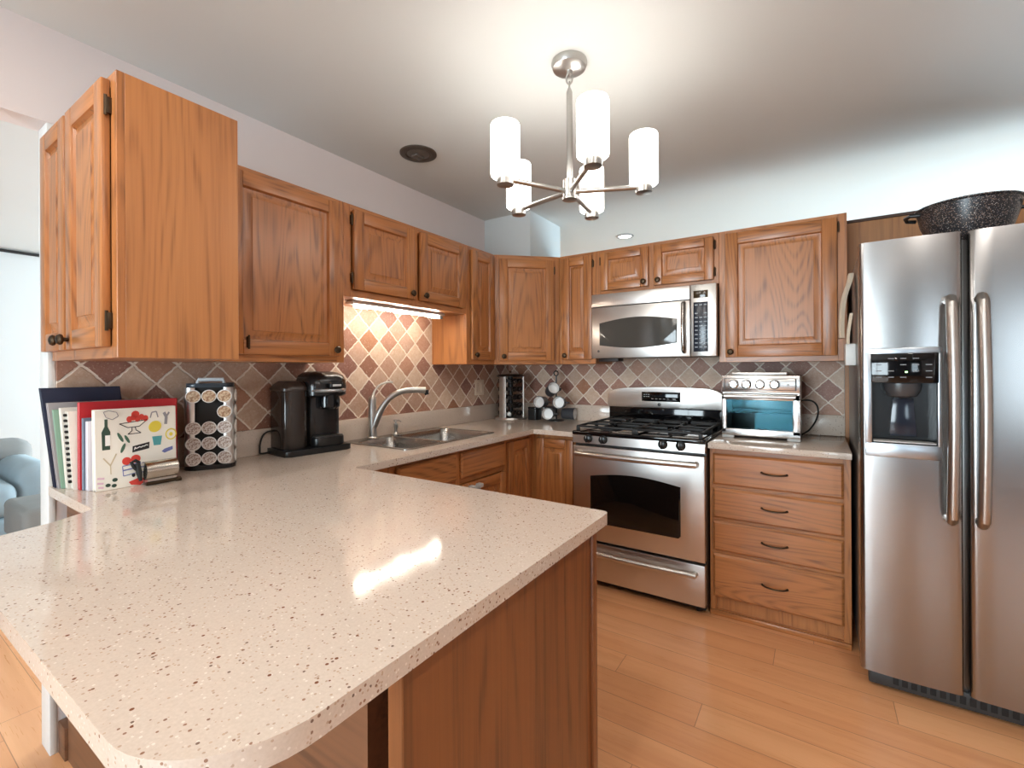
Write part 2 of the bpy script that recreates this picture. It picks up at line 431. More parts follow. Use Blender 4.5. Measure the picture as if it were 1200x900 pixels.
# unseen ceiling lights added over the dining side, behind the camera, for brightness
def downlight(x, y, power, n):
    t = thing('recessed_light', n, 'light', (x, y, ZC), 0, 'added fill lights over the dining side')
    b = B(); b.lathe([(0.085, ZC-0.0005), (0.085, ZC-0.006), (0.068, ZC-0.008), (0.066, ZC-0.002)], (x, y, 0), 'z', 28); obj('trim_ring', b, WHITE, t)
    b = B(); b.lathe([(0.065, ZC-0.001), (0.065, ZC-0.004), (0.001, ZC-0.005)], (x, y, 0), 'z', 28); obj('lens', b, DOWN, t)
    l = bpy.data.lights.new('added_fill_lamp', 'AREA'); l.shape = 'DISK'; l.size = 0.13; l.energy = power; l.color = (1.0, 0.95, 0.88)
    o = bpy.data.objects.new('added_fill_lamp', l); C.objects.link(o); o.parent = t; o.location = (0, 0, -0.012)
for x, y, pw in ((0.9, -3.3, 5.5), (1.8, -3.3, 5.0), (2.9, -2.9, 11), (2.5, -5.0, 2.5)):
    downlight(x, y, pw, 'added unseen round ceiling light brightening the dining side of the room')
# tiled splashbacks
b = B(); b.box(0.0005, 0.009, -2.774, -0.001, 1.03, 1.70); struct('wall_tiles_sink', b, TILE_S, 'tumbled diamond stone tiles behind the sink')
b = B(); b.box(0.0095, 2.30, -0.009, -0.0005, 0.88, 1.45); struct('wall_tiles_range', b, TILE_B, 'tumbled diamond stone tiles behind the range')

# ------------------------------------------------------------------ cabinets
def hinge(parent, F, x, z):
    b = B(F); b.box(x-0.005, x+0.005, -0.012, 0.002, z-0.022, z+0.022, 0.002)
    b.tube([(x, -0.012, z-0.027), (x, -0.012, z+0.027)], 0.004, 8)
    return obj('hinge', b, BRONZE, parent)
def knob(parent, F, x, z, y=-0.022):
    b = B(F); b.lathe([(0.006, y+0.001), (0.0065, y-0.010), (0.015, y-0.014), (0.017, y-0.020), (0.013, y-0.026), (0.004, y-0.029)], (x, 0, z), 'y', 18)
    return obj('knob', b, BRONZE, parent)
def door(parent, F, x0, x1, z0, z1, kn=None, hg=None, sw=0.058, y0=0.0, th=0.021, name='door'):
    """framed raised-panel door; F frame has its face plane at y=0 and looks to -y"""
    b = B(F); yf = y0-th; bv = 0.004
    b.box(x0, x0+sw, yf, y0, z0, z1, bv, 2, 0); b.box(x1-sw, x1, yf, y0, z0, z1, bv, 2, 0)
    b.box(x0+sw, x1-sw, yf, y0, z0, z0+sw, bv, 2, 1); b.box(x0+sw, x1-sw, yf, y0, z1-sw, z1, bv, 2, 1)
    a0, a1, c0, c1 = x0+sw, x1-sw, z0+sw, z1-sw
    # sloping inner lip, sunk groove, raised field
    r = lambda i, y: [(a0+i, y, c0+i), (a1-i, y, c0+i), (a1-i, y, c1-i), (a0+i, y, c1-i)]
    k = min(1.0, (a1-a0)/0.16, (c1-c0)/0.16)
    b.loops([r(-0.001, yf+0.003), r(0.004*k, yf+0.014), r(0.011*k, yf+0.0155), r(0.036*k, yf+0.006), r(0.037*k, yf+0.0035)], False, True, True, 0)
    o = obj(name, b, [OAK_V, OAK_H], parent)
    if kn:
        knob(o, F, x0+0.028 if kn[0] == 'l' else x1-0.028, z0+0.03 if kn[1] == 'b' else z1-0.035, yf)
    for (sx, zz) in (hg or []):
        hinge(o, F, x0-0.006 if sx == 'l' else x1+0.006, zz)
    return o
def carcass(parent, F, w, d, z0, z1, side='side'):
    """box body with oak sides and a face frame; local x 0..w, y 0..d behind the face"""
    b = B(F); b.box(0, w, 0.018, d, z0, z1, 0.001, 1)
    o = obj('body', b, OAK_SIDE, parent)
    return o
def frame(parent, F, w, z0, z1, splits, fw=0.04, rail=0.035, extra_rails=()):
    b = B(F)
    b.box(0, fw, 0, 0.018, z0, z1, 0.001, 1, 0); b.box(w-fw, w, 0, 0.018, z0, z1, 0.001, 1, 0)
    for s_ in splits: b.box(s_[0], s_[1], 0, 0.018, z0, z1, 0.001, 1, 0)
    b.box(fw, w-fw, 0.0005, 0.018, z0, z0+rail, 0, 1, 1); b.box(fw, w-fw, 0.0005, 0.018, z1-rail, z1, 0, 1, 1)
    for z in extra_rails: b.box(fw, w-fw, 0.0005, 0.018, z-rail/2, z+rail/2, 0, 1, 1)
    return obj('face_frame', b, [OAK_V, OAK_H], parent)

UB, UT, UF = 1.338, 2.099, 0.305
GU = 'oak wall cabinets'
def upper_sink(y0, y1, z0, z1, label, splits=()):
    t = thing('wall_cabinet', label, 'cabinet', (UF, y0, z0), PI/2, GU)
    F = Matrix.Translation((UF, y0, 0)) @ Matrix.Rotation(PI/2, 4, 'Z')
    carcass(t, F, y1-y0, UF-0.002, z0, z1); frame(t, F, y1-y0, z0, z1, splits)
    return t, F
def upper_back(x0, x1, z0, z1, label, splits=()):
    t = thing('wall_cabinet', label, 'cabinet', (x0, -UF, z0), 0, GU)
    F = Matrix.Translation((x0, -UF, 0))
    carcass(t, F, x1-x0, UF-0.002, z0, z1); frame(t, F, x1-x0, z0, z1, splits)
    return t, F

# end cabinet facing the living room
T = thing('wall_cabinet', 'two-door oak wall cabinet ending the run, its broad bright side panel showing', 'cabinet', (0.0, -2.785, UB), 0, GU)
FT = Matrix.Translation((0.012, -2.785, 0)); wT = 0.603
b = B(FT); b.box(-0.01, wT-0.0, 0.018, 0.31, UB, UT+0.008, 0.001, 1); obj('body', b, OAK_SIDE, T)
frame(T, FT, wT, UB, UT+0.008, [(0.215, 0.250)])
door(T, FT, -0.040, 0.222, UB+0.03, UT-0.005, ('r', 'b'))
door(T, FT, 0.240, 0.560, UB+0.03, UT-0.005, ('l', 'b'), [('r', UB+0.10), ('r', UT-0.08)])
# sink wall
t, F = upper_sink(-2.473, -1.847, UB, UT, 'tall single-door oak wall cabinet above the black coffee maker')
door(t, F, 0.10, 0.592, UB+0.028, UT-0.022, ('r', 'b'), [])
hinge(t, F @ Matrix.Translation((0, -0.02, 0)), 0.172, UB+0.075)
t, F = upper_sink(-1.846, -0.934, 1.655, UT, 'short two-door oak wall cabinet above the sink', [(0.435, 0.485)])
door(t, F, 0.045, 0.445, 1.655+0.035, UT-0.024, ('r', 'b'), [('l', 1.655+0.09), ('l', UT-0.075)])
door(t, F, 0.490, 0.882, 1.655+0.035, UT-0.024, ('l', 'b'))
t, F = upper_sink(-0.933, -0.629, UB, UT, 'narrow oak wall cabinet between sink and corner cabinets, lit side showing')
door(t, F, 0.04, 0.29, UB+0.03, UT-0.022, ('l', 'b'))
# diagonal corner
t = thing('wall_cabinet', 'diagonal oak corner wall cabinet above the spice carousel', 'cabinet', (0.15, -0.3, UB), 0, GU)
b = B(); b.prism([(0.002, -0.002), (0.002, -0.628), (UF-0.014, -0.628), (0.645, -UF+0.014), (0.645, -0.002)], 'z', UB, UT); obj('body', b, OAK_SIDE, t)
p0 = Vector((UF, -0.628)); p1 = Vector((0.646, -UF)); dv = p1-p0; wD = dv.length; ang = math.atan2(dv.y, dv.x)
F = Matrix.Translation((p0.x, p0.y, 0)) @ Matrix.Rotation(ang, 4, 'Z')
frame(t, F, wD, UB, UT, [])
door(t, F, 0.035, wD-0.045, UB+0.025, UT-0.03, ('l', 'b'), [('r', UT-0.10)])
# range wall
t, F = upper_back(0.647, 0.921, UB, UT, 'narrow oak wall cabinet beside the microwave, above the mug tree')
door(t, F, 0.025, 0.252, UB+0.03, UT-0.022, ('l', 'b'), [('r', UT-0.08)])
t, F = upper_back(0.922, 1.694, 1.80, UT, 'low two-door oak wall cabinet above the microwave', [(0.36, 0.40)])
door(t, F, 0.042, 0.362, 1.825, UT-0.022, ('r', 'b'), [('l', UT-0.075)], 0.05)
door(t, F, 0.396, 0.745, 1.825, UT-0.022, ('l', 'b'), [('r', 1.87), ('r', UT-0.07)], 0.05)
t, F = upper_back(1.695, 2.302, UB, UT, 'large single-door oak wall cabinet above the toaster oven')
door(t, F, 0.035, 0.565, UB+0.028, UT-0.02, ('l', 'b'), [('r', UT-0.07)], 0.065)

# base cabinets
FB = 0.60
t = thing('base_cabinet', 'oak sink base cabinet with false drawer fronts under the sink', 'cabinet', (FB, -2.04, 0), PI/2, 'oak base cabinets')
F = Matrix.Translation((FB-0.018, -2.03, 0)) @ Matrix.Rotation(PI/2, 4, 'Z')
b = B(F); b.box(0, 1.13, 0.018, 0.575, 0.10, 0.70, 0.001, 1); b.box(0, 0.33, 0.018, 0.575, 0.7, 0.882); b.box(0, 1.13, 0.06, 0.575, 0.0, 0.10); obj('body', b, OAK_SIDE, t)
frame(t, F, 1.13, 0.10, 0.882, [(0.0, 0.235), (0.655, 0.692)], 0.04, 0.035, (0.71,))
def slab(parent, F, x0, x1, z0, z1, name='drawer', y0=0.0):
    b = B(F); b.prism([(x0, z0), (x1, z0), (x1, z1), (x0, z1)], 'y', y0, y0-0.012, 0)
    b.loops([[(x0, y0-0.012, z0), (x1, y0-0.012, z0), (x1, y0-0.012, z1), (x0, y0-0.012, z1)],
             [(x0+0.010, y0-0.021, z0+0.010), (x1-0.010, y0-0.021, z0+0.010), (x1-0.010, y0-0.021, z1-0.010), (x0+0.010, y0-0.021, z1-0.010)]], False, True)
    return obj(name, b, [OAK_H], parent, 20)
slab(t, F, 0.245, 0.650, 0.722, 0.862, 'false_drawer'); slab(t, F, 0.690, 1.098, 0.722, 0.862, 'false_drawer')
d1 = door(t, F, 0.245, 0.650, 0.125, 0.690, None); d2 = door(t, F, 0.690, 1.098, 0.125, 0.690, None)
b = B(F)
for dx in (0.735, 0.80): b.box(dx, dx+0.035, -0.055, -0.021, 0.655, 0.678, 0.006); 
b.box(0.735, 0.835, -0.035, -0.021, 0.635, 0.655, 0.006)
tag(obj('child_latch', b, LIGHTGREY, d2), 'pale plastic safety latch')
# corner base (L-shaped), bifold door
t = thing('base_cabinet', 'L-shaped oak corner base cabinet left of the range', 'cabinet', (0.45, -0.45, 0), 0, 'oak base cabinets')
b = B(); b.prism([(0.012, -0.012), (0.012, -0.895), (FB-0.036, -0.895), (FB-0.036, -FB+0.036), (0.918, -FB+0.036), (0.918, -0.012)], 'z', 0.10, 0.884)
b.prism([(0.012, -0.012), (0.012, -0.895), (FB-0.09, -0.895), (FB-0.09, -FB+0.09), (0.918, -FB+0.09), (0.918, -0.012)], 'z', 0.0, 0.10); obj('body', b, OAK_SIDE, t)
F = Matrix.Translation((FB-0.036, -0.895, 0)) @ Matrix.Rotation(PI/2, 4, 'Z')
door(t, F, 0.025, 0.292, 0.125, 0.850, None)
F = Matrix.Translation((FB-0.036, -FB+0.036, 0))
door(t, F, 0.045, 0.315, 0.125, 0.850, None)
# peninsula base
t = thing('base_cabinet', 'oak peninsula base with plain end panel under the big speckled counter', 'cabinet', (1.1, -2.4, 0), 0, 'oak base cabinets')
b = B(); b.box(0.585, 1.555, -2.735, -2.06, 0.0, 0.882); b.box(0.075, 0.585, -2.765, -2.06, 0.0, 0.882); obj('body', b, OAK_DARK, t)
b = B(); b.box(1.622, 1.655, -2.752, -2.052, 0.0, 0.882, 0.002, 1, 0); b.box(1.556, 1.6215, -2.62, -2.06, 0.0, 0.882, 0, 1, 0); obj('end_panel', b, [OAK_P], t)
b = B(); b.box(1.652, 1.664, -2.075, -2.046, 0.0, 0.881, 0.003); obj('corner_moulding', b, OAK_P, t)
b = B(); b.box(0.003, 0.074, -2.774, -2.70, 0.0, 0.11, 0.003); obj('shoe_moulding', b, OAK_DARK, t)
# drawer base
t = thing('base_cabinet', 'oak four-drawer base cabinet between the range and the refrigerator', 'cabinet', (1.995, -0.3, 0), 0, 'oak base cabinets')
F = Matrix.Translation((1.692, -0.598, 0)); wR = 0.608
b = B(F); b.box(0, wR, 0.018, 0.585, 0.0, 0.882, 0.001, 1); obj('body', b, OAK_SIDE, t)
frame(t, F, wR, 0.0, 0.882, [], 0.03, 0.03, (0.683, 0.508, 0.336))
b = B(F); b.box(0.0, wR, -0.012, 0.0, 0.0, 0.028, 0.004); obj('shoe_moulding', b, OAK_H, t)
for i, (z0, z1) in enumerate([(0.693, 0.855), (0.518, 0.674), (0.346, 0.500), (0.103, 0.328)]):
    d = slab(t, F, 0.018, 0.580, z0, z1)
    zc = (z0+z1)/2 + 0.005
    b = B(F); pts = bez((0.245, -0.021, zc), (0.255, -0.052, zc-0.006), (0.345, -0.052, zc-0.006), (0.355, -0.021, zc))
    b.tube(pts, [0.006, 0.005] + [0.0042]*(len(pts)-4) + [0.005, 0.006], 8)
    obj('pull_handle', b, BRONZE, d)

# ------------------------------------------------------------------ countertops
def slab_with_hole(outer, hole, z0, z1):
    b = B(); bm = b.bm
    def ring(pts, z):
        vs = [bm.verts.new((x, y, z)) for x, y in pts]
        return [bm.edges.new((vs[i], vs[(i+1) % len(vs)])) for i in range(len(vs))]
    es = ring(outer, z0) + (ring(hole, z0) if hole else [])
    r = bmesh.ops.triangle_fill(bm, edges=es, use_beauty=True)
    fs = [g for g in r['geom'] if isinstance(g, bmesh.types.BMFace)]
    ex = bmesh.ops.extrude_face_region(bm, geom=fs)
    vs = [g for g in ex['geom'] if isinstance(g, bmesh.types.BMVert)]
    bmesh.ops.translate(bm, verts=vs, vec=(0, 0, z1-z0))
    return b
outer = ([(0.003, -0.003), (0.003, -2.795), (0.470, -2.80)] + [(0.50, -2.845), (0.530, -2.895), (0.556, -2.985)]
         + arc(0.64, -2.99, 0.078, 180, 270, 6)[1:] + arc(1.55, -2.915, 0.15, -90, 0, 12)
         + arc(1.68, -2.064, 0.02, 0, 90, 4) + [(0.633, -2.044), (0.633, -0.652), (0.918, -0.652), (0.918, -0.003)])
hole = rrect(0.075, 0.516, -1.65, -0.936, 0.04)
b = slab_with_hole(outer, hole, 0.884, 0.914)
top = obj('countertop', b, GRANITE, None, 30)
tag(top, 'large cream speckled stone countertop forming the peninsula and sink run', 'countertop')
b = B(); b.box(0.0095, 0.028, -2.774, -0.0005, 0.9145, 1.032, 0.002); struct('trim_4', b, GRANITE, 'speckled stone upstand along the sink wall')
b = B(); b.box(0.0285, 0.915, -0.028, -0.0095, 0.9145, 1.032, 0.002); struct('trim_5', b, GRANITE, 'speckled stone upstand left of the range')
b = B(); b.box(1.692, 2.302, -0.652, -0.0095, 0.884, 0.914, 0.003)
top2 = tag(obj('countertop', b, GRANITE), 'small cream speckled stone countertop under the toaster oven', 'countertop')
b = B(); b.box(1.692, 2.302, -0.028, -0.0095, 0.9145, 1.032, 0.002); struct('trim_6', b, GRANITE, 'speckled stone upstand behind the toaster oven')

# ------------------------------------------------------------------ sink, faucet, soap pump
sk = thing('kitchen_sink', 'stainless double-bowl drop-in sink in the counter', 'sink', (0.29, -1.29, 0.914), 0)
def bowl(x0, x1, y0, y1, depth, zt=0.917):
    b = B(); n = 6
    def R(i, r, z): return [(x, y, z) for x, y in rrect(x0+i, x1-i, y0+i, y1-i, r, n)]
    b.loops([R(0, .045, zt), R(.006, .045, zt-.012), R(.012, .05, zt-.03), R(.022, .055, zt-depth+.03), R(.045, .06, zt-depth), R(.12, .03, zt-depth-.003)], False, True)
    return b
rim = slab_with_hole(rrect(0.042, 0.528, -1.662, -0.922, 0.035), rrect(0.118, 0.512, -1.644, -0.941, 0.045), 0.9145, 0.919)
obj('rim', rim, SINKST, sk)
b = B(); b.box(0.118, 0.512, -1.388, -1.348, 0.905, 0.918, 0.004); obj('divider', b, SINKST, sk)
obj('bowl', bowl(0.118, 0.512, -1.644, -1.386, 0.15), SINKST, sk); obj('bowl', bowl(0.118, 0.512, -1.350, -0.941, 0.19), SINKST, sk)
for yy, zz in ((-1.508, 0.766), (-1.15, 0.726)):
    b = B(); b.lathe([(0.045, zz-0.001), (0.043, zz+0.003), (0.03, zz+0.002), (0.001, zz)], (0.308, yy, 0)); obj('drain', b, CHROME, sk)
fc = thing('faucet', 'brushed single-lever kitchen faucet behind the sink', 'faucet', (0.085, -1.50, 0.919), 0)
b = B(); b.lathe([(0.032, 0.919), (0.032, 0.924), (0.0245, 0.930), (0.0225, 0.96), (0.0215, 1.10), (0.022, 1.135), (0.020, 1.150), (0.013, 1.158)], (0.085, -1.50, 0)); obj('body', b, NICKEL, fc)
b = B(); pts = bez((0.095, -1.495, 0.985), (0.125, -1.475, 1.10), (0.16, -1.44, 1.178), (0.225, -1.37, 1.186), 12) + [(0.262, -1.325, 1.188), (0.29, -1.29, 1.184)]
b.tube(pts, [0.0205]*4+[0.018]*9+[0.019, 0.021], 14, None, True, 0.85); obj('spout', b, NICKEL, fc)
b = B(); b.tube([(0.292, -1.288, 1.186), (0.296, -1.283, 1.160)], [0.014, 0.012], 12); obj('spray_tip', b, BLACK, fc)
b = B(); b.tube(bez((0.085, -1.498, 1.155), (0.088, -1.478, 1.215), (0.10, -1.44, 1.238), (0.125, -1.385, 1.232)), [0.011, 0.009] + [0.0062]*11 + [0.006, 0.005], 10); obj('lever', b, NICKEL, fc)
sp = thing('soap_dispenser', 'small metal soap pump on the sink deck beside the faucet', 'soap dispenser', (0.08, -1.322, 0.919), 0)
b = B(); b.lathe([(0.018, 0.919), (0.018, 0.925), (0.010, 0.932), (0.009, 0.955), (0.013, 0.965), (0.012, 0.985)], (0.08, -1.322, 0), 'z', 18); obj('collar', b, NICKEL, sp)
b = B(); b.lathe([(0.006, 0.985), (0.006, 0.996), (0.013, 0.998), (0.013, 1.006), (0.008, 1.009)], (0.08, -1.322, 0), 'z', 18); b.tube([(0.08, -1.322, 1.002), (0.105, -1.318, 1.004), (0.118, -1.316, 0.998)], 0.0045, 8); obj('pump_head', b, NICKEL, sp)

# ------------------------------------------------------------------ under-cabinet light
ul = thing('under_cabinet_light', 'lit strip light under the short cabinet above the sink', 'light', (0.2, -1.39, 1.64), 0)
b = B(); b.box(0.17, 0.225, -1.735, -1.045, 1.640, 1.6545, 0.003); obj('housing', b, WHITE, ul)
b = B(); b.tube([(0.198, -1.705, 1.634), (0.198, -1.085, 1.634)], 0.008, 12); tb = obj('lit_tube', b, TUBE, ul)
for y in (-1.66, -1.395, -1.13):
    b = B(); b.tube([(0.198, y-0.035, 1.629), (0.198, y+0.035, 1.629)], 0.0075, 12); obj('bright_lamp', b, LAMP, tb)
b = B(); b.box(0.182, 0.214, -1.080, -1.052, 1.620, 1.640, 0.003); obj('end_socket', b, LIGHTGREY, ul)

# ------------------------------------------------------------------ chandelier
HX, HY, HZ = 1.39, -1.645, 1.975
ch = thing('chandelier', 'five-light brushed nickel chandelier with lit white glass cylinders', 'chandelier', (HX, HY, ZC), 0)
b = B(); b.lathe([(0.066, ZC-0.0005), (0.068, ZC-0.010), (0.062, ZC-0.026), (0.040, ZC-0.034), (0.012, ZC-0.036), (0.010, ZC-0.050)], (HX, HY, 0), 'z', 36); obj('canopy', b, NICKEL, ch)
def link(cx, cy, cz, rot, parent):
    b = B(); pts = []
    for i in range(17):
        a = 2*PI*i/16; px, pz = 0.011*math.cos(a), 0.020*math.sin(a)
        pts.append((cx+px*math.cos(rot), cy+px*math.sin(rot), cz+pz))
    b.tube(pts, 0.0032, 8, None, False); return obj('chain_link', b, NICKEL, parent)
link(HX, HY, ZC-0.066, 0.5, ch); link(HX, HY, ZC-0.097, 2.1, ch)
b = B(); b.lathe([(0.004, 2.372), (0.009, 2.360), (0.0115, 2.352), (0.0115, 2.02)], (HX, HY, 0), 'z', 18); obj('rod', b, NICKEL, ch)
b = B(); b.lathe([(0.020, 2.022), (0.026, 2.018), (0.026, 1.955), (0.029, 1.953), (0.029, 1.944), (0.012, 1.940)], (HX, HY, 0), 'z', 28); obj('hub', b, NICKEL, ch)
for k in range(5):
    a = math.radians(24+72*k); ca, sa = math.cos(a), math.sin(a); R = 0.272
    ex, ey = HX+R*ca, HY+R*sa
    b = B(); b.tube([(HX+0.02*ca, HY+0.02*sa, HZ), (HX+(R-0.015)*ca, HY+(R-0.015)*sa, HZ)], 0.0095, 12); arm = obj('arm', b, NICKEL, ch)
    b = B(); b.lathe([(0.024, HZ-0.024), (0.030, HZ-0.022), (0.0305, HZ+0.022), (0.024, HZ+0.024)], (ex, ey, 0), 'z', 24); obj('cup', b, NICKEL, arm)
    b = B(); b.lathe([(0.022, HZ+0.009), (0.047, HZ+0.008), (0.0512, HZ+0.012), (0.0520, HZ+0.018), (0.0520, HZ+0.186), (0.0500, HZ+0.192), (0.0465, HZ+0.192), (0.0475, HZ+0.180), (0.0475, HZ+0.022), (0.022, HZ+0.016)], (ex, ey, 0), 'z', 32, None, False, False); obj('glass_shade', b, SHADE, arm)
# ceiling vent and downlight
cv = thing('ceiling_plate', 'round dark pitted metal plate on the ceiling above the sink', 'ceiling fixture', (0.383, -1.43, ZC), 0)
b = B(); b.lathe([(0.098, ZC-0.0005), (0.098, ZC-0.006), (0.090, ZC-0.010), (0.070, ZC-0.008), (0.066, ZC-0.004)], (0.383, -1.43, 0), 'z', 40); obj('ring', b, N('tarnished_metal').set(Base_Color=lin(96, 88, 80), Metallic=0.6, Roughness=0.5).m, cv)
b = B(); b.lathe([(0.060, ZC-0.005), (0.045, ZC-0.012), (0.02, ZC-0.014), (0.001, ZC-0.014)], (0.383, -1.43, 0), 'z', 30); b.box(0.36, 0.40, -1.46, -1.40, ZC-0.024, ZC-0.012, 0.004); obj('socket_plate', b, N('worn_grey_metal').set(Base_Color=lin(120, 114, 108), Metallic=0.7, Roughness=0.4).m, cv)
dl = thing('recessed_light', 'small round lit downlight in the ceiling beyond the cabinets', 'light', (0.77, 0.70, ZC), 0)
b = B(); b.lathe([(0.075, ZC-0.0005), (0.075, ZC-0.006), (0.058, ZC-0.008), (0.055, ZC-0.002)], (0.77, 0.70, 0), 'z', 32); obj('trim_ring', b, plain('grey_trim', (150, 150, 148), 0.4), dl)
b = B(); b.lathe([(0.054, ZC-0.001), (0.054, ZC-0.005), (0.001, ZC-0.006)], (0.77, 0.70, 0), 'z', 32); obj('lens', b, DOWN, dl)

# ------------------------------------------------------------------ range
RX0, RX1, RY = 0.924, 1.686, -0.681
rg = thing('gas_range', 'stainless freestanding gas range between the oak base cabinets', 'range', ((RX0+RX1)/2, -0.35, 0), 0)
b = B(); b.box(RX0+0.002, RX1-0.002, -0.640, -0.02, 0.035, 0.905, 0.002); obj('body', b, plain('dark_range_side', (46, 40, 37), 0.4), rg)
for x in (RX0+0.05, RX1-0.05):
    for y in (-0.60, -0.08):
        b = B(); b.lathe([(0.018, 0.0), (0.018, 0.03), (0.01, 0.036)], (x, y, 0), 'z', 14); obj('foot', b, BLACKMATTE, rg)
b = B(); b.box(RX0+0.01, RX1-0.01, -0.630, -0.60, 0.02, 0.05); obj('kick_plate', b, BLACKMATTE, rg)
# storage drawer
b = B(); b.box(RX0+0.004, RX1-0.004, RY, -0.638, 0.052, 0.272, 0.006); dr = obj('storage_drawer', b, STEEL, rg)
b = B(); zc = 0.222
pts = [(RX0+0.05, RY+0.002, zc)] + [(RX0+0.05+(0.662)*i/12, RY-0.032-0.012*math.sin(PI*i/12), zc-0.0) for i in range(13)] + [(RX1-0.05, RY+0.002, zc)]
b.tube(pts, 0.012, 12, None, True, 1.2); obj('drawer_handle', b, STEEL, dr)
# oven door with arched window
b = B(); b.box(RX0+0.004, RX1-0.004, RY, -0.638, 0.285, 0.842, 0.006); od = obj('oven_door', b, STEEL, rg)
wx0, wx1, wz0, wz1 = 1.042, 1.560, 0.392, 0.668
poly = [(wx0, wz0+0.012), (wx0+0.012, wz0), (wx1-0.012, wz0), (wx1, wz0+0.012), (wx1, wz1)] + [(wx1-(wx1-wx0)*i/14, wz1+0.028*math.sin(PI*i/14)) for i in range(1, 14)] + [(wx0, wz1)]
b = B(); b.prism(poly, 'y', RY+0.002, RY-0.003, None, 0.001); obj('oven_window', b, GLASS_DARK, od)
b = B(); zc = 0.800
pts = [(RX0+0.045, RY+0.002, zc)] + [(RX0+0.045+0.672*i/14, RY-0.040-0.018*math.sin(PI*i/14), zc) for i in range(15)] + [(RX1-0.045, RY+0.002, zc)]
b.tube(pts, 0.0145, 12, None, True, 1.15); obj('oven_handle', b, STEEL, od)
# control panel and knobs
b = B(); b.prism([(-0.640, 0.858), (RY, 0.858), (RY+0.006, 0.918), (-0.640, 0.918)], 'x', RX0+0.002, RX1-0.002, None, 0.002); cp = obj('control_panel', b, STEEL, rg)
for x in (1.030, 1.124, 1.468, 1.562):
    b = B(); y = RY+0.002; b.lathe([(0.026, y), (0.026, y-0.006), (0.021, y-0.010), (0.020, y-0.026), (0.011, y-0.029)], (x, 0, 0.889), 'y', 22, 0); b.box(x-0.004, x+0.004, y-0.040, y-0.024, 0.868, 0.910, 0.002, 2, 0); b.box(x-0.0015, x+0.0015, y-0.0408, y-0.0395, 0.892, 0.908, 0, 1, 1)
    obj('knob', b, [BLACK, LIGHTGREY], cp)
# cooktop
b = B(); b.box(RX0, RX1, -0.686, -0.06, 0.905, 0.930, 0.008, 3); obj('cooktop', b, BLACKGLOSS, rg)
burn = [(1.10, -0.53), (1.10, -0.22), (1.305, -0.37), (1.51, -0.53), (1.51, -0.22)]
for x, y in burn:
    b = B(); b.lathe([(0.055, 0.929), (0.052, 0.936), (0.036, 0.938), (0.036, 0.946), (0.030, 0.950), (0.002, 0.951)], (x, y, 0), 'z', 26); obj('burner', b, IRON, rg)
for gx0, gx1 in ((0.952, 1.298), (1.312, 1.658)):
    b = B(); y0, y1 = -0.655, -0.10; zt = 0.962; r = 0.0065
    for (a, c) in (((gx0, y0), (gx1, y0)), ((gx0, y1), (gx1, y1)), ((gx0, y0), (gx0, y1)), ((gx1, y0), (gx1, y1)), ((gx0, (y0+y1)/2), (gx1, (y0+y1)/2))):
        b.box(min(a[0], c[0])-r, max(a[0], c[0])+r, min(a[1], c[1])-r, max(a[1], c[1])+r, zt-0.012, zt, 0.002)
    for cy in (-0.53, -0.22):
        cx = (gx0+gx1)/2
        for k in range(4):
            an = PI/2*k; b.box(*(sorted((cx+0.03*math.cos(an), cx+0.165*math.cos(an))) if abs(math.cos(an)) > .5 else (cx-0.005, cx+0.005)),
                              *(sorted((cy+0.03*math.sin(an), cy+0.13*math.sin(an))) if abs(math.sin(an)) > .5 else (cy-0.005, cy+0.005)), zt-0.010, zt+0.004, 0.002)
    for fx in (gx0, gx1):
        for fy in (y0, (y0+y1)/2, y1): b.box(fx-0.009, fx+0.009, fy-0.009, fy+0.009, 0.929, zt-0.004, 0.002)
    obj('grate', b, IRON, rg)
# backguard
b = B(); b.box(RX0+0.004, RX1-0.004, -0.085, -0.035, 0.925, 1.05, 0.002); obj('vent_panel', b, BLACKGLOSS, rg)
gx0, gx1, gz0, gz1 = RX0-0.002, RX1-0.004, 1.038, 1.150
poly = [(gx0+0.004, gz0), (gx1-0.004, gz0), (gx1, gz0+0.01)] + [(gx1+0.0, gz1-0.012), (gx1-0.03, gz1+0.010)] + [(gx1-0.03-(gx1-gx0-0.075)*i/12, gz1+0.010+0.018*math.sin(PI*(0.15+0.85*i/12)/1.0*0.93)) for i in range(1, 12)] + [(gx0+0.045, gz1+0.008), (gx0+0.018, gz1-0.006), (gx0+0.006, gz1-0.03), (gx0, gz0+0.02)]
b = B(); b.prism(poly, 'y', -0.035, -0.105, None, 0.004); bg = obj('backguard', b, STEEL, rg)
b = B(); b.box(1.17, 1.425, -0.108, -0.104, 1.082, 1.146, 0.001); dp = obj('display_panel', b, BLACKGLOSS, bg)
b = B()
for i in range(5): b.box(1.235+i*0.026, 1.250+i*0.026, -0.1086, -0.1079, 1.098, 1.101)
for i in range(3):
    for j in range(2): b.box(1.183+i*0.015, 1.192+i*0.015, -0.1086, -0.1079, 1.112+j*0.014, 1.116+j*0.014)
b.box(1.375, 1.395, -0.1086, -0.1079, 1.098, 1.103)
obj('key_marks', b, LIGHTGREY, dp)
b = B(); b.lathe([(0.011, -0.104), (0.011, -0.1075), (0.008, -0.109)], (1.288, 0, 1.062), 'y', 18); obj('round_badge', b, plain('dark_badge', (60, 58, 58), 0.3, 0.6), bg)

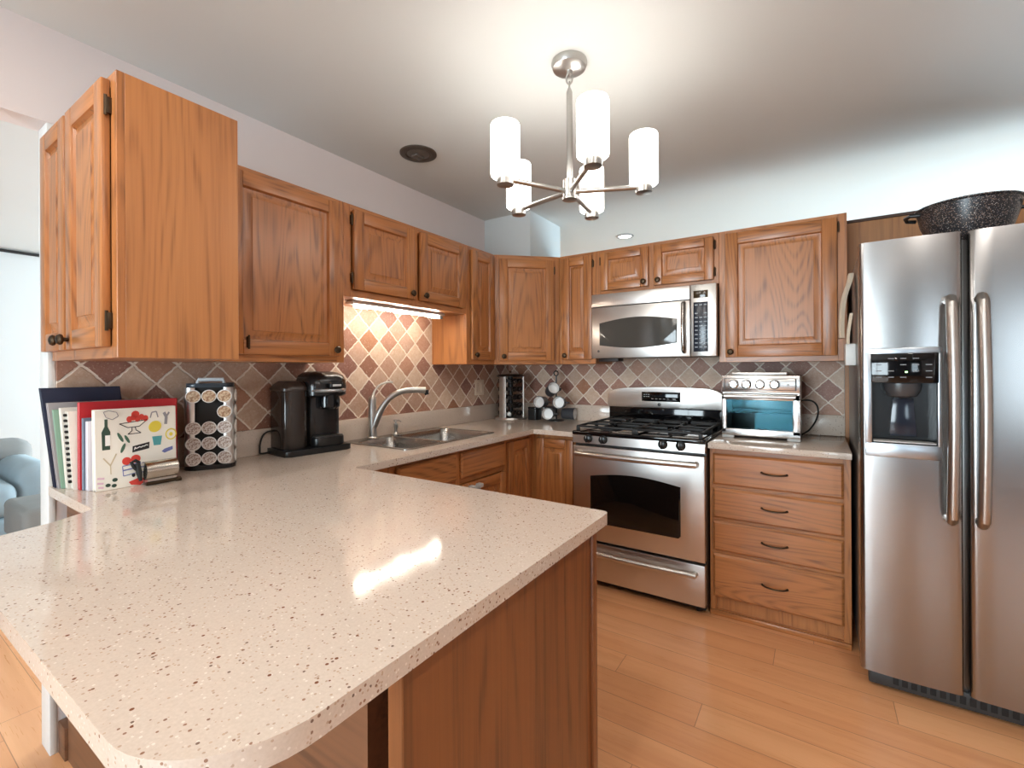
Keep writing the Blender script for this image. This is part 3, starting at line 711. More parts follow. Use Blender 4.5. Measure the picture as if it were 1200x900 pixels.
# ------------------------------------------------------------------ microwave
MX0, MX1, MZ0, MZ1, MY = 0.930, 1.694, 1.373, 1.790, -0.395
mw = thing('microwave', 'stainless over-the-range microwave under the low oak cabinet', 'microwave', ((MX0+MX1)/2, -0.2, MZ0), 0)
b = B(); b.box(MX0+0.003, MX1-0.003, MY+0.03, -0.012, MZ0+0.002, MZ1-0.001, 0.003); obj('body', b, plain('dark_microwave_body', (52, 46, 43), 0.4), mw)
b = B(); b.box(MX0, 1.550, MY, MY+0.03, 1.708, MZ1, 0.003); obj('vent_strip', b, STEEL, mw)
b = B(); b.box(MX0, 1.550, MY, MY+0.03, MZ0, 1.704, 0.003); md = obj('door', b, STEEL, mw)
wx0, wx1, wz0, wz1 = 0.985, 1.478, 1.452, 1.600
poly = [(wx0+(wx1-wx0)*i/14, wz0-0.022*math.sin(PI*i/14)+0.004) for i in range(15)] + [(wx1-(wx1-wx0)*i/14, wz1+0.028*math.sin(PI*i/14)) for i in range(15)]
b = B(); b.prism(poly, 'y', MY+0.002, MY-0.002, None, 0.0008); obj('window', b, GLASS_MW, md)
b = B(); pts = [(1.519, MY+0.002, 1.400), (1.519, MY-0.02, 1.402)] + [(1.519, MY-0.030-0.014*math.sin(PI*i/10), 1.41+0.27*i/10) for i in range(11)] + [(1.519, MY-0.02, 1.688), (1.519, MY+0.002, 1.690)]
b.tube(pts, [0.010, 0.011]+[0.0125]*11+[0.011, 0.010], 12, None, True, 1.0); obj('door_handle', b, steel('dark_handle_steel', (150, 144, 138), 0.2, 'z'), md)
b = B(); b.lathe([(0.008, MY+0.001), (0.008, MY-0.002), (0.005, MY-0.003)], (0.978, 0, 1.418), 'y', 16); obj('round_badge', b, plain('grey_badge', (90, 86, 84), 0.3, 0.6), md)
b = B(); b.box(1.554, MX1, MY, MY+0.03, MZ0, MZ1, 0.003); cpn = obj('control_panel', b, steel('bright_panel_steel', (214, 212, 208), 0.3, 'z'), mw)
b = B(); b.box(1.570, 1.650, MY-0.002, MY+0.001, 1.712, 1.755, 0.001); obj('clock_display', b, plain('amber_black_display', (60, 46, 26), 0.1), cpn)
b = B(); b.box(1.570, 1.650, MY-0.002, MY+0.001, 1.400, 1.688, 0.001); kp = obj('keypad', b, plain('navy_keypad', (24, 32, 46), 0.2), cpn)
b = B()
for r_ in range(11):
    for c_ in range(3):
        if r_ in (1,) or (r_ == 2 and c_ == 1): continue
        x = 1.578+c_*0.0245; z = 1.668-r_*0.0245
        b.box(x, x+0.016, MY-0.0028, MY-0.0019, z, z+0.007)
obj('key_marks', b, plain('pale_key_ink', (150, 158, 166), 0.5), kp)
b = B(); b.box(0.955, 1.09, -0.34, -0.24, 1.352, 1.3735, 0.002); obj('grease_filter', b, plain('dark_filter', (40, 26, 20), 0.5), mw)

# ------------------------------------------------------------------ refrigerator
FX0, FXG, FX1, FY = 2.314, 2.626, 3.16, -0.914
fr = thing('refrigerator', 'stainless side-by-side refrigerator with ice dispenser', 'refrigerator', (2.73, -0.45, 0), 0)
b = B(); b.box(FX0+0.006, FX1-0.004, -0.83, -0.045, 0.06, 1.785, 0.006); obj('body', b, steel('side_steel', (150, 150, 150), 0.36, 'z'), fr)
b = B(); b.box(FX0+0.03, FX1-0.03, -0.845, -0.80, 0.012, 0.075, 0.004, 2, 0)
for i in range(24): b.box(2.42+i*0.028, 2.438+i*0.028, -0.847, -0.843, 0.03, 0.06, 0, 1, 1)
obj('base_grille', b, [plain('grey_black_grille', (52, 52, 52), 0.5), BLACKMATTE], fr)
for x in (FX0+0.06, FX1-0.06):
    for y in (-0.78, -0.1):
        b = B(); b.lathe([(0.02, 0.0), (0.02, 0.03), (0.012, 0.062)], (x, y, 0), 'z', 12); obj('foot', b, BLACKMATTE, fr)
DX0, DX1, DZ0, DZ1 = 2.352, 2.546, 1.006, 1.243
def fdoor(x0, x1, hole=None):
    """curved-front door; hole (x0, x1, z0, z1) leaves a niche right through the skin"""
    b = B(); y0, y1 = FY, -0.835
    L = (x1-x0)-0.036
    front = [(x0, y0+0.018)] + [(x0+0.018*(1-math.cos(PI/2*i/5)), y0+0.018*(1-math.sin(PI/2*i/5))) for i in range(1, 6)]
    front += [(x0+0.018+L*i/10, y0-0.006*math.sin(PI*i/10)) for i in range(1, 10)]
    front += [(x1-0.018+0.018*math.sin(PI/2*i/5), y0+0.018*(1-math.cos(PI/2*i/5))) for i in range(0, 6)]
    def part(xa, xb, z0, z1, bev):
        def yat(x):
            for p, q in zip(front, front[1:]):
                if p[0] <= x <= q[0] and q[0] > p[0]: return p[1]+(q[1]-p[1])*(x-p[0])/(q[0]-p[0])
            return y0
        f = [p for p in front if xa < p[0] < xb]
        st = [front[0]] if xa <= x0 else [(xa, yat(xa))]
        en = [front[-1]] if xb >= x1 else [(xb, yat(xb))]
        b.prism([(st[0][0], y1)] + st + f + en + [(en[0][0], y1)], 'z', z0, z1, None, bev)
    if hole is None: part(x0, x1, 0.095, 1.800, 0.004)
    else:
        part(x0, x1, 0.095, hole[2], 0.0); part(x0, x1, hole[3], 1.800, 0.0)
        part(x0, hole[0], hole[2], hole[3], 0.0); part(hole[1], x1, hole[2], hole[3], 0.0)
    return b
dl_ = obj('freezer_door', fdoor(FX0, FXG-0.008, (DX0, DX1, DZ0, DZ1)), STEELV, fr)
dr_ = obj('fridge_door', fdoor(FXG+0.008, FX1), STEELV, fr)
def fhandle(x, parent):
    b = B(); pts = [(x, FY+0.002, 1.545), (x, FY-0.025, 1.552)] + [(x, FY-0.042-0.026*math.sin(PI*i/16), 1.535-0.78*i/16) for i in range(17)] + [(x, FY-0.025, 0.738), (x, FY+0.002, 0.745)]
    b.tube(pts, [0.016, 0.0165]+[0.0175]*17+[0.0165, 0.016], 14, None, True, 1.0); return obj('door_handle', b, steel('satin_handle', (178, 172, 166), 0.32, 'z'), parent)
fhandle(2.580, dl_); fhandle(2.662, dr_)
b = B()
y = FY-0.006
b.box(DX0-0.022, DX1+0.012, y-0.004, y+0.004, 1.352, 1.378, 0.003); b.box(DX0-0.022, DX1+0.012, y-0.004, y+0.004, 0.952, 1.006, 0.003)
b.box(DX0-0.022, DX0, y-0.004, y+0.004, 1.0, 1.36, 0.003); b.box(DX1, DX1+0.012, y-0.004, y+0.004, 1.0, 1.36, 0.003)
obj('dispenser_surround', b, steel('dispenser_steel', (176, 182, 188), 0.3, 'z'), dl_)
b = B(); y = FY-0.012; b.box(DX0-0.003, DX1+0.003, y-0.004, FY+0.01, 1.242, 1.356, 0.003); dp = obj('dispenser_display', b, BLACKGLOSS, dl_)
b = B()
for i in range(5):
    for j in range(4):
        if (i+j) % 4 == 3: continue
        x = DX0+0.012+i*0.037; z = 1.262+j*0.024; b.box(x, x+0.018, y-0.0048, y-0.0035, z, z+0.0035)
obj('key_marks', b, plain('faint_key_ink', (120, 124, 128), 0.5), dp)
b = B(); b.box(2.452, 2.460, y-0.005, y-0.0035, 1.281, 1.287); obj('indicator_light', b, LED, dp)
# recess: five dark sides of a real niche, with spout, paddle and ledge inside
b = B(); yb = FY+0.068
b.box(DX0, DX1, yb, yb+0.006, DZ0, DZ1); b.box(DX0+0.0005, DX0+0.003, FY-0.006, yb, DZ0, DZ1); b.box(DX1-0.003, DX1-0.0005, FY-0.006, yb, DZ0, DZ1)
b.box(DX0, DX1, FY-0.004, yb, DZ0+0.0005, DZ0+0.004); b.box(DX0, DX1, FY-0.004, yb, DZ1-0.003, DZ1-0.0005); obj('dispenser_recess', b, plain('recess_black', (13, 13, 15), 0.22), dl_)
b = B(); b.lathe([(0.060, 1.239), (0.058, 1.215), (0.045, 1.190), (0.02, 1.182), (0.001, 1.181)], ((DX0+DX1)/2, FY+0.030, 0), 'z', 26)
for v in b.bm.verts: v.co.y = FY+0.030 + (v.co.y-FY-0.030)*0.6
obj('ice_spout', b, plain('charcoal_plastic', (60, 60, 62), 0.25), dl_)
b = B(); b.prism([(DX0+0.06, 1.03), (DX1-0.05, 1.03), (DX1-0.06, 1.178), (DX0+0.07, 1.178)], 'y', yb-0.002, yb-0.014, None, 0.003); obj('paddle', b, plain('smoky_paddle', (34, 40, 52), 0.12), dl_)
b = B(); b.box(DX0+0.004, DX1-0.004, FY-0.014, FY+0.05, DZ0+0.0045, DZ0+0.009, 0.002); obj('drip_ledge', b, LIGHTGREY, dl_)

# mitt and clip on the refrigerator's side
mt = thing('oven_mitt', 'beige cloth strap hanging on the left side of the refrigerator', 'oven mitt', (2.29, -0.56, 1.55), 0)
b = B(); ctr = bez((2.304, -0.56, 1.735), (2.298, -0.56, 1.66), (2.262, -0.56, 1.66), (2.268, -0.56, 1.44), 16); rings = []
for i, (x, y, z) in enumerate(ctr):
    wd = 0.045 + 0.025*math.sin(PI*i/16); th = 0.010
    rings.append([(x-th, y-wd, z), (x-th*0.3, y-wd-0.008, z), (x+th, y-wd, z), (x+th, y+wd, z), (x-th*0.3, y+wd+0.008, z), (x-th, y+wd, z)])
b.loops(rings); obj('strap', b, CREAM, mt, 50)
b = B(); pts = bez((2.303, -0.60, 1.55), (2.296, -0.60, 1.50), (2.288, -0.60, 1.45), (2.290, -0.60, 1.41), 10)
rings = [[(x-0.006, y-0.03, z), (x+0.006, y-0.03, z), (x+0.006, y+0.03, z), (x-0.006, y+0.03, z)] for x, y, z in pts]; b.loops(rings); obj('thumb', b, CREAM, mt, 50)
mg = tag(obj('magnetic_holder', B().box(2.281, 2.3195, -0.61, -0.50, 1.312, 1.412, 0.004), WHITE), 'white square box on the refrigerator side below the beige strap', 'holder')

# pan on the refrigerator
pn = thing('stock_pan', 'black speckled two-handled pan on top of the refrigerator', 'pan', (2.675, -0.70, 1.786), 0)
P0 = (2.672, -0.70, 1.786)
prof = [(0.001, 0.001), (0.095, 0.001), (0.108, 0.006), (0.125, 0.045), (0.142, 0.095), (0.153, 0.148), (0.160, 0.152), (0.160, 0.157), (0.152, 0.158), (0.138, 0.095), (0.118, 0.045), (0.10, 0.012), (0.001, 0.010)]
b = B(); b.lathe([(r, z+1.786) for r, z in prof], (P0[0], P0[1], 0), 'z', 44, None, False, False); obj('bowl', b, SPECKLE, pn)
for sgn in (-1, 1):
    b = B(); x = P0[0]+sgn*0.148; z = 1.786+0.132
    b.tube([(x, P0[1]-0.05, z), (x+sgn*0.030, P0[1]-0.045, z+0.004), (x+sgn*0.040, P0[1], z+0.006), (x+sgn*0.030, P0[1]+0.045, z+0.004), (x, P0[1]+0.05, z)], 0.0075, 10); obj('handle', b, BLACK, pn)

# ------------------------------------------------------------------ toaster oven
TX0, TX1, TY0, TY1 = 1.722, 2.098, -0.410, -0.10
to = thing('toaster_oven', 'stainless countertop toaster oven with four knobs beside the range', 'toaster oven', (1.91, -0.25, 0.914), 0)
b = B(); ps = STEEL; z0, z1 = 0.930, 1.262
b.box(TX0, TX1, TY0+0.02, TY1, z1-0.012, z1, 0.003); b.box(TX0, TX1, TY0+0.02, TY1, z0, z0+0.012, 0.002)
b.box(TX0, TX0+0.012, TY0+0.02, TY1, z0, z1, 0.002); b.box(TX1-0.012, TX1, TY0+0.02, TY1, z0, z1, 0.002); b.box(TX0, TX1, TY1-0.012, TY1, z0, z1, 0.002)
b.box(TX0+0.01, TX1-0.01, TY0+0.02, TY1-0.01, 1.165, 1.172)
obj('housing', b, steel('toaster_shell', (170, 164, 158), 0.32), to)
b = B(); b.box(TX0+0.04, TX1-0.06, TY0+0.06, TY1-0.03, z1, z1+0.018, 0.005); obj('top_tray', b, STEEL, to)
for x in (TX0+0.02, TX1-0.04):
    b = B(); b.box(x-0.02, x+0.04, TY0+0.008, TY0+0.035, 0.915, z0+0.002, 0.003); obj('foot', b, LIGHTGREY, to)
    b = B(); b.box(x, x+0.025, TY1-0.03, TY1-0.005, 0.915, z0, 0.002); obj('foot', b, BLACK, to)
BRS = steel('bright_steel', (222, 218, 214), 0.26)
b = B(); b.box(TX0, TX1, TY0, TY0+0.022, 1.170, z1, 0.004); pnl = obj('control_panel', b, BRS, to)
b = B(); b.box(TX0+0.014, TX1-0.016, TY0-0.003, TY0+0.001, 1.182, 1.246, 0.002); obj('panel_bezel', b, plain('dark_bezel', (70, 68, 66), 0.4), pnl)
b = B(); b.box(TX0+0.018, TX1-0.022, TY0-0.0045, TY0+0.001, 1.185, 1.243, 0.001); obj('panel_face', b, BRS, pnl)
for i, x in enumerate((1.785, 1.848, 1.914, 1.982)):
    b = B(); y = TY0-0.0045; b.lathe([(0.024, y), (0.024, y-0.002), (0.020, y-0.004), (0.0185, y-0.020), (0.016, y-0.022), (0.001, y-0.022)], (x, 0, 1.214), 'y', 24, 0)
    a = (0.2, -0.9, 0.1, 0.0)[i]
    rr = [(x+0.017*math.sin(a)*s+0.003*c*math.cos(a), y-0.026, 1.214+0.017*math.cos(a)*s-0.003*c*math.sin(a)) for s, c in ((-1, -1), (-1, 1), (1, 1), (1, -1))]
    b.loops([[(p[0], y-0.021, p[2]) for p in rr], rr], False, True, True, 0)
    obj('knob', b, CHROME, pnl)
    b = B(); b.lathe([(0.026, TY0-0.004), (0.026, TY0-0.0052), (0.0245, TY0-0.0053)], (x, 0, 1.214), 'y', 24); obj('knob_ring', b, plain('dark_ring', (60, 58, 56), 0.4), pnl)
b = B(); b.lathe([(0.006, TY0-0.004), (0.006, TY0-0.006)], (2.045, 0, 1.213), 'y', 12); obj('indicator_light', b, LIGHTGREY, pnl)
b = B(); dz0, dz1 = 0.946, 1.160
b.box(TX0, TX1, TY0, TY0+0.02, dz1-0.032, dz1, 0.003); b.box(TX0, TX1, TY0, TY0+0.02, dz0-0.016, dz0+0.022, 0.003)
b.box(TX0, TX0+0.024, TY0, TY0+0.02, dz0, dz1, 0.003); b.box(TX1-0.034, TX1, TY0, TY0+0.02, dz0, dz1, 0.003); tdr = obj('door', b, BRS, to)
b = B(); b.box(TX0+0.02, TX1-0.03, TY0+0.006, TY0+0.010, dz0+0.018, dz1-0.028); obj('glass', b, GLASS_OVEN, tdr)
b = B(); b.tube([(TX0+0.015, TY0-0.024, dz1-0.012), (TX1-0.02, TY0-0.024, dz1-0.012)], 0.0095, 12)
for x in (TX0+0.03, TX1-0.035): b.tube([(x, TY0+0.002, dz1-0.012), (x, TY0-0.024, dz1-0.012)], 0.006, 8)
obj('door_handle', b, STEEL, tdr)
b = B()
for i in range(9): b.tube([(TX0+0.03+i*0.038, TY0+0.03, 1.058), (TX0+0.03+i*0.038, TY1-0.03, 1.058)], 0.002, 6)
for y in (TY0+0.03, TY1-0.03, TY0+0.12): b.tube([(TX0+0.016, y, 1.058), (TX1-0.016, y, 1.058)], 0.0028, 6)
obj('wire_rack', b, CHROME, to)
b = B(); b.tube(bez((TX1-0.002, -0.22, 1.12), (2.19, -0.22, 1.15), (2.20, -0.20, 1.04), (2.13, -0.16, 0.95), 18) + [(2.10, -0.14, 0.925), (2.09, -0.10, 0.925)], 0.0045, 8); obj('power_cord', b, RUBBER, to)

# ------------------------------------------------------------------ coffee maker
KR = math.radians(84); K0 = (0.120, -1.892, 0.9145); KS = (1.2, 1.08, 1.03)
km = thing('coffee_maker', 'black single-serve pod coffee maker on the counter left of the sink', 'coffee maker', K0, KR)
F = Matrix.Translation(K0) @ Matrix.Rotation(KR, 4, 'Z')
DK = plain('coffee_maker_black', (26, 24, 24), 0.22)
b = B(F, KS); b.prism(rrect(-0.150, 0.120, -0.108, 0.095, 0.02), 'z', 0.0, 0.026, None, 0.005); obj('base_tray', b, BLACK, km)
b = B(F, KS); b.prism(rrect(-0.035, 0.105, -0.045, 0.09, 0.03), 'z', 0.026, 0.275, None, 0.006); obj('body', b, DK, km)
b = B(F, KS); b.prism(rrect(-0.030, 0.100, -0.095, -0.03, 0.03), 'z', 0.026, 0.068, None, 0.006); obj('drip_tray', b, BLACK, km)
b = B(F, KS); b.prism(rrect(-0.026, 0.096, -0.091, -0.034, 0.026), 'z', 0.068, 0.073, None, 0.002); obj('drip_grate', b, plain('pewter_grate', (84, 82, 80), 0.3, 0.7), km)
b = B(F, KS)  # head, domed and overhanging the front
rings = []
for z, s_, yo in ((0.255, 0.90, 0), (0.262, 0.98, 0), (0.300, 1.0, 0), (0.330, 0.97, 0.0), (0.352, 0.88, 0.004), (0.366, 0.68, 0.010), (0.372, 0.35, 0.014)):
    rings.append([((x-0.035)*s_+0.035, (y+0.0)*s_+yo, z) for x, y in rrect(-0.048, 0.118, -0.100, 0.090, 0.05, 6)])
b.loops(rings); obj('head', b, DK, km)
b = B(F, KS); b.lathe([(0.038, 0.262), (0.042, 0.235), (0.040, 0.205), (0.030, 0.196), (0.001, 0.195)], (0.040, -0.068, 0), 'z', 26); obj('pod_holder', b, BLACKGLOSS, km)
b = B(F, KS); pts = [(0.035+0.066*math.cos(t), -0.062+0.056*math.sin(t), 0.283) for t in [PI+PI*i/14 for i in range(15)]]
b.tube(pts, 0.010, 10, None, True, 0.9); obj('lift_handle', b, plain('silver_plastic', (170, 172, 174), 0.25, 0.8), km)
b = B(F, KS); b.prism(rrect(0.015, 0.07, -0.128, -0.11, 0.006), 'z', 0.296, 0.318, None, 0.003); obj('front_badge', b, BLACK, km)
b = B(F, KS); b.box(0.024, 0.061, -0.1295, -0.1275, 0.302, 0.312, 0.001); obj('badge_plate', b, LIGHTGREY, km)
TANK = N('smoky_tank').set(Base_Color=lin(46, 38, 34), Roughness=0.12).m
b = B(F, KS); b.prism(rrect(-0.140, -0.042, -0.066, 0.085, 0.03), 'z', 0.026, 0.285, None, 0.004); tk = obj('water_tank', b, TANK, km)
b = B(F, KS); rings = [[((x+0.08)*s_-0.08, y*s_, z) for x, y in rrect(-0.143, -0.040, -0.069, 0.088, 0.032)] for z, s_ in ((0.285, 1.0), (0.296, 1.0), (0.312, 0.86), (0.328, 0.62))]
b.loops(rings); obj('tank_lid', b, plain('brown_black_lid', (58, 46, 40), 0.3), tk)
b = B(); b.tube(bez((0.04, -1.975, 0.985), (0.045, -2.06, 1.04), (0.05, -2.10, 1.03), (0.05, -2.11, 0.96), 12) + [(0.05, -2.11, 0.925)] + bez((0.05, -2.11, 0.925), (0.06, -2.09, 0.918), (0.04, -2.03, 0.93), (0.04, -1.99, 0.935), 8), 0.004, 8); obj('power_cord', b, RUBBER, km)

# ------------------------------------------------------------------ pod carousel with pods
CR = math.radians(62); CO = (0.105, -2.335, 0.9145)
F = Matrix.Translation(CO) @ Matrix.Rotation(CR, 4, 'Z')
pc = thing('pod_carousel', 'black and silver coffee pod rack on the counter beside the cookbooks', 'pod rack', CO, CR)
b = B(F); b.prism(rrect(-0.086, 0.086, -0.086, 0.086, 0.04), 'z', 0.0, 0.018, None, 0.003); obj('base', b, BLACK, pc)
b = B(F); b.prism(rrect(-0.066, 0.066, -0.070, 0.070, 0.02), 'z', 0.018, 0.322, None, 0.003); obj('core', b, BLACKMATTE, pc)
b = B(F); b.prism(rrect(-0.080, 0.080, -0.080, 0.080, 0.038), 'z', 0.322, 0.338, None, 0.004); obj('lid', b, plain('slate_lid', (40, 52, 62), 0.3), pc)
b = B(F); b.tube([(-0.045, -0.01, 0.337), (-0.042, -0.01, 0.352), (0.042, -0.01, 0.352), (0.045, -0.01, 0.337)], 0.008, 10); obj('lid_handle', b, plain('pale_handle', (216, 222, 226), 0.3), pc)
for (sx, sy) in ((1, -1), (1, 1), (-1, -1), (-1, 1)):
    b = B(F); cx, cy = sx*0.060, sy*0.060; a0 = math.degrees(math.atan2(sy, sx))
    o_ = arc(cx, cy, 0.024, a0-75, a0+75, 8); i_ = arc(cx, cy, 0.020, a0+75, a0-75, 8)
    b.prism(o_+i_, 'z', 0.018, 0.322); obj('corner_post', b, STEEL, pc)
FOIL = N('pod_foil'); vv = FOIL.n('ShaderNodeTexCoord').outputs['Object']
nn = FOIL.noise(vv, 160, 2)
FOIL.set(Base_Color=FOIL.mix(FOIL.ramp(nn, [(0.42, (0, 0, 0)), (0.6, (1, 1, 1))]), lin(214, 206, 200), lin(150, 126, 114)), Roughness=0.35); FOIL = FOIL.m
FOILW = N('pod_foil_tan'); vv = FOILW.n('ShaderNodeTexCoord').outputs['Object']
FOILW.set(Base_Color=FOILW.mix(FOILW.ramp(FOILW.noise(vv, 110, 2), [(0.42, (0, 0, 0)), (0.6, (1, 1, 1))]), lin(206, 180, 150), lin(150, 112, 84)), Roughness=0.35); FOILW = FOILW.m
CUP = plain('pod_cup_white', (228, 226, 222), 0.4)
def pod(x, z, foil, label):
    # local frame of the rack, lid looking to -y
    Fp = F @ Matrix.Translation((x, -0.078, z)); t = thing('coffee_pod', label, 'coffee pod', Fp.to_translation(), CR, 'coffee pods in the rack')
    b = B(Fp); b.lathe([(0.017, 0.0065), (0.021, -0.006), (0.0255, -0.008), (0.0255, -0.0115)], (0, 0, 0), 'y', 24); obj('cup', b, CUP, t)
    b = B(Fp); b.lathe([(0.0222, -0.0112), (0.0222, -0.0130), (0.001, -0.0132)], (0, 0, 0), 'y', 24); obj('foil_lid', b, foil, t)
rows = [(0.288, 'top'), (0.226, 'second'), (0.164, 'third'), (0.104, 'fourth'), (0.045, 'bottom')]
for ri, (z, rn) in enumerate(rows):
    for ci, (x, cn) in enumerate(((-0.0525, 'left'), (-0.001, 'middle'), (0.0505, 'right'))):
        if ri == 1 and ci < 2: continue
        lab = 'coffee pod alone in the second row of the pod rack' if ri == 1 else '%s white-rimmed coffee pod in the %s row of the rack' % (cn, rn)
        pod(x, z, FOILW if ri < 2 else FOIL, lab)
# pods on the hidden right-hand face, only their rims show
for z, rn in rows:
    Fp = F @ Matrix.Rotation(PI/2, 4, 'Z') @ Matrix.Translation((-0.048, -0.078, z))
    t = thing('coffee_pod', 'white pod rim peeking past the right edge of the rack, %s row' % rn, 'coffee pod', Fp.to_translation(), CR+PI/2, 'coffee pods in the rack')
    b = B(Fp); b.lathe([(0.017, 0.0065), (0.021, -0.006), (0.0255, -0.008), (0.0255, -0.0115)], (0, 0, 0), 'y', 20); obj('cup', b, CUP, t)
    b = B(Fp); b.lathe([(0.0222, -0.0112), (0.0222, -0.0130), (0.001, -0.0132)], (0, 0, 0), 'y', 20); obj('foil_lid', b, FOIL, t)

# ------------------------------------------------------------------ books
CT = 0.9145
PAGE = painted('book_pages', (232, 226, 214), 0.8)
def colr(name, c, rough=0.5): return painted(name, c, rough, 0.02)
def book(label, x0, x1, y0, y1, h, cover, shear=0.0, ysh=0.0, pages=PAGE, name='book'):
    """stands with its covers facing +-x; pages edge shows at -y"""
    t = thing(name, label, 'book', ((x0+x1)/2, (y0+y1)/2, CT), 0, 'cookbooks on the counter')
    def sh(b):
        for v in b.bm.verts: v.co.x += shear*(v.co.z-CT); v.co.y += ysh*(v.co.z-CT)
    ct = 0.0025
    b = B(); b.box(x0, x0+ct, y0, y1, CT, CT+h, 0.0008, 1); b.box(x1-ct, x1, y0, y1, CT, CT+h, 0.0008, 1); b.box(x0, x1, y1-ct, y1, CT, CT+h, 0.0008, 1)
    sh(b); cov = obj('cover', b, cover, t)
    b = B(); b.box(x0+ct, x1-ct, y0+0.003, y1-ct, CT+0.003, CT+h-0.004); sh(b); obj('pages', b, pages, t)
    return t, cov
book('large dark navy book at the back of the cookbook row', 0.032, 0.051, -2.790, -2.582, 0.333, colr('navy_cover', (34, 42, 66)), 0.0, -0.10)
book('grey book with dusty page edges next to the navy book', 0.054, 0.073, -2.785, -2.525, 0.284, colr('dusty_cover', (168, 164, 166)), 0.0, -0.09, painted('grey_pages', (176, 170, 172), 0.8))
book('thin sage green book leaning in the cookbook row', 0.077, 0.088, -2.780, -2.565, 0.262, colr('sage_cover', (134, 168, 148)), 0.0, -0.08, colr('sage_edge', (140, 172, 152)))
book('white booklet standing between the green book and the spiral book', 0.092, 0.112, -2.772, -2.555, 0.268, colr('white_cover', (232, 228, 220)), 0.0, -0.06)
t, cv_ = book('white spiral-bound cookbook in the middle of the row', 0.117, 0.142, -2.765, -2.545, 0.258, colr('cream_cover', (236, 230, 220)), 0.0, -0.05)
b = B()
for i in range(13): b.box(0.121, 0.134, -2.772, -2.764, CT+0.022+i*0.0182, CT+0.031+i*0.0182, 0.002)
for v in b.bm.verts: v.co.y += -0.05*(v.co.z-CT)
obj('spiral_binding', b, BLACKMATTE, t)
book('tall red-covered book rising behind the illustrated notebook', 0.147, 0.165, -2.755, -2.478, 0.286, colr('red_cover', (196, 40, 48)), 0.0, 0.0, colr('white_edge', (236, 232, 226)))
book('thin blue and tan booklet beside the red book', 0.170, 0.182, -2.75, -2.53, 0.235, colr('slate_cover', (120, 132, 150)), 0.0)
book('pale lavender booklet next to the illustrated notebook', 0.188, 0.206, -2.745, -2.53, 0.225, colr('lavender_cover', (224, 220, 228)), 0.0, 0.0, colr('lavender_edge', (214, 208, 220)))
# illustrated notebook in front; its cover looks to +x
NX, NY0, NY1, NH = 0.243, -2.735, -2.510, 0.262
LEAN = -0.03
t, cv_ = book('white notebook with food drawings on its cover, front of the row', 0.216, NX, NY0, NY1, NH, colr('illustrated_cover', (240, 234, 222)), LEAN, 0.0, PAGE, 'illustrated_notebook')
inks = {k: colr('ink_'+k, c, 0.6) for k, c in dict(red=(214, 66, 54), green=(52, 74, 62), leaf=(70, 104, 84), yellow=(226, 204, 70), teal=(86, 164, 168), black=(34, 32, 34), blue=(110, 116, 170), grey=(150, 146, 150), pink=(226, 190, 204), tan=(206, 190, 160), white=(244, 242, 238)).items()}
Wd = NY1-NY0
def draw(name, ink, polys, d=0.0006):
    """polys in cover coordinates u (0..1 left to right), v (0..1 bottom to top)"""
    b = B()
    for poly in polys:
        b.prism([(NY0+u*Wd, CT+v*NH) for u, v in poly], 'x', NX-0.0004, NX+d)
    for v in b.bm.verts: v.co.x += LEAN*(v.co.z-CT)
    return obj(name, b, inks[ink], cv_, 0)
def ell(u, v, ru, rv, n=16, rot=0.0):
    return [(u+ru*math.cos(2*PI*i/n)*math.cos(rot)-rv*math.sin(2*PI*i/n)*math.sin(rot), v+ru*math.cos(2*PI*i/n)*math.sin(rot)+rv*math.sin(2*PI*i/n)*math.cos(rot)) for i in range(n)]
def stroke(pts, wd=0.008):
    out = []
    for (a, b_) in zip(pts, pts[1:]):
        dx, dy = b_[0]-a[0], b_[1]-a[1]; L = math.hypot(dx, dy) or 1; nx, ny = -dy/L*wd, dx/L*wd
        out.append([(a[0]+nx, a[1]+ny), (a[0]-nx, a[1]-ny), (b_[0]-nx, b_[1]-ny), (b_[0]+nx, b_[1]+ny)])
    return out
draw('bottle_drawing', 'green', [[(0.08, 0.50), (0.17, 0.50), (0.175, 0.72), (0.145, 0.79), (0.145, 0.88), (0.11, 0.88), (0.11, 0.79), (0.075, 0.72)]])
draw('bottle_label_drawing', 'white', [[(0.115, 0.55), (0.172, 0.55), (0.172, 0.68), (0.115, 0.68)]], 0.0010)
draw('fruit_bowl_drawing', 'red', [ell(0.40+0.05*i, 0.86+0.02*(i % 2), 0.035, 0.04) for i in range(5)] + [ell(0.475, 0.92, 0.05, 0.045)])
draw('bowl_outline_drawing', 'black', stroke([(0.28, 0.81), (0.45, 0.825), (0.62, 0.84)], 0.005) + stroke([(0.28, 0.81), (0.38, 0.755), (0.52, 0.76), (0.62, 0.84)], 0.005) + stroke([(0.43, 0.75), (0.43, 0.71), (0.38, 0.67), (0.54, 0.675), (0.48, 0.715), (0.47, 0.755)], 0.005))
draw('sketch_drawing', 'grey', stroke([(0.10, 0.97), (0.13, 0.90), (0.20, 0.87), (0.27, 0.91), (0.25, 0.96), (0.16, 0.985), (0.10, 0.97)], 0.004))
draw('lemon_drawing', 'yellow', [ell(0.72, 0.74, 0.085, 0.075, 16, 0.4)])
draw('lemon_slice_drawing', 'yellow', stroke([(0.93+0.07*math.cos(t_*PI/6), 0.62+0.07*math.sin(t_*PI/6)) for t_ in range(13)], 0.008) + [ell(0.93, 0.62, 0.025, 0.025)])
draw('leaf_drawing', 'leaf', [ell(0.29, 0.64, 0.02, 0.07, 12, 0.5), ell(0.37, 0.61, 0.018, 0.06, 12, 0.5), ell(0.32, 0.50, 0.02, 0.065, 12, -0.4)])
draw('cup_drawing', 'teal', [[(0.70, 0.49), (0.79, 0.49), (0.81, 0.61), (0.68, 0.61)]])
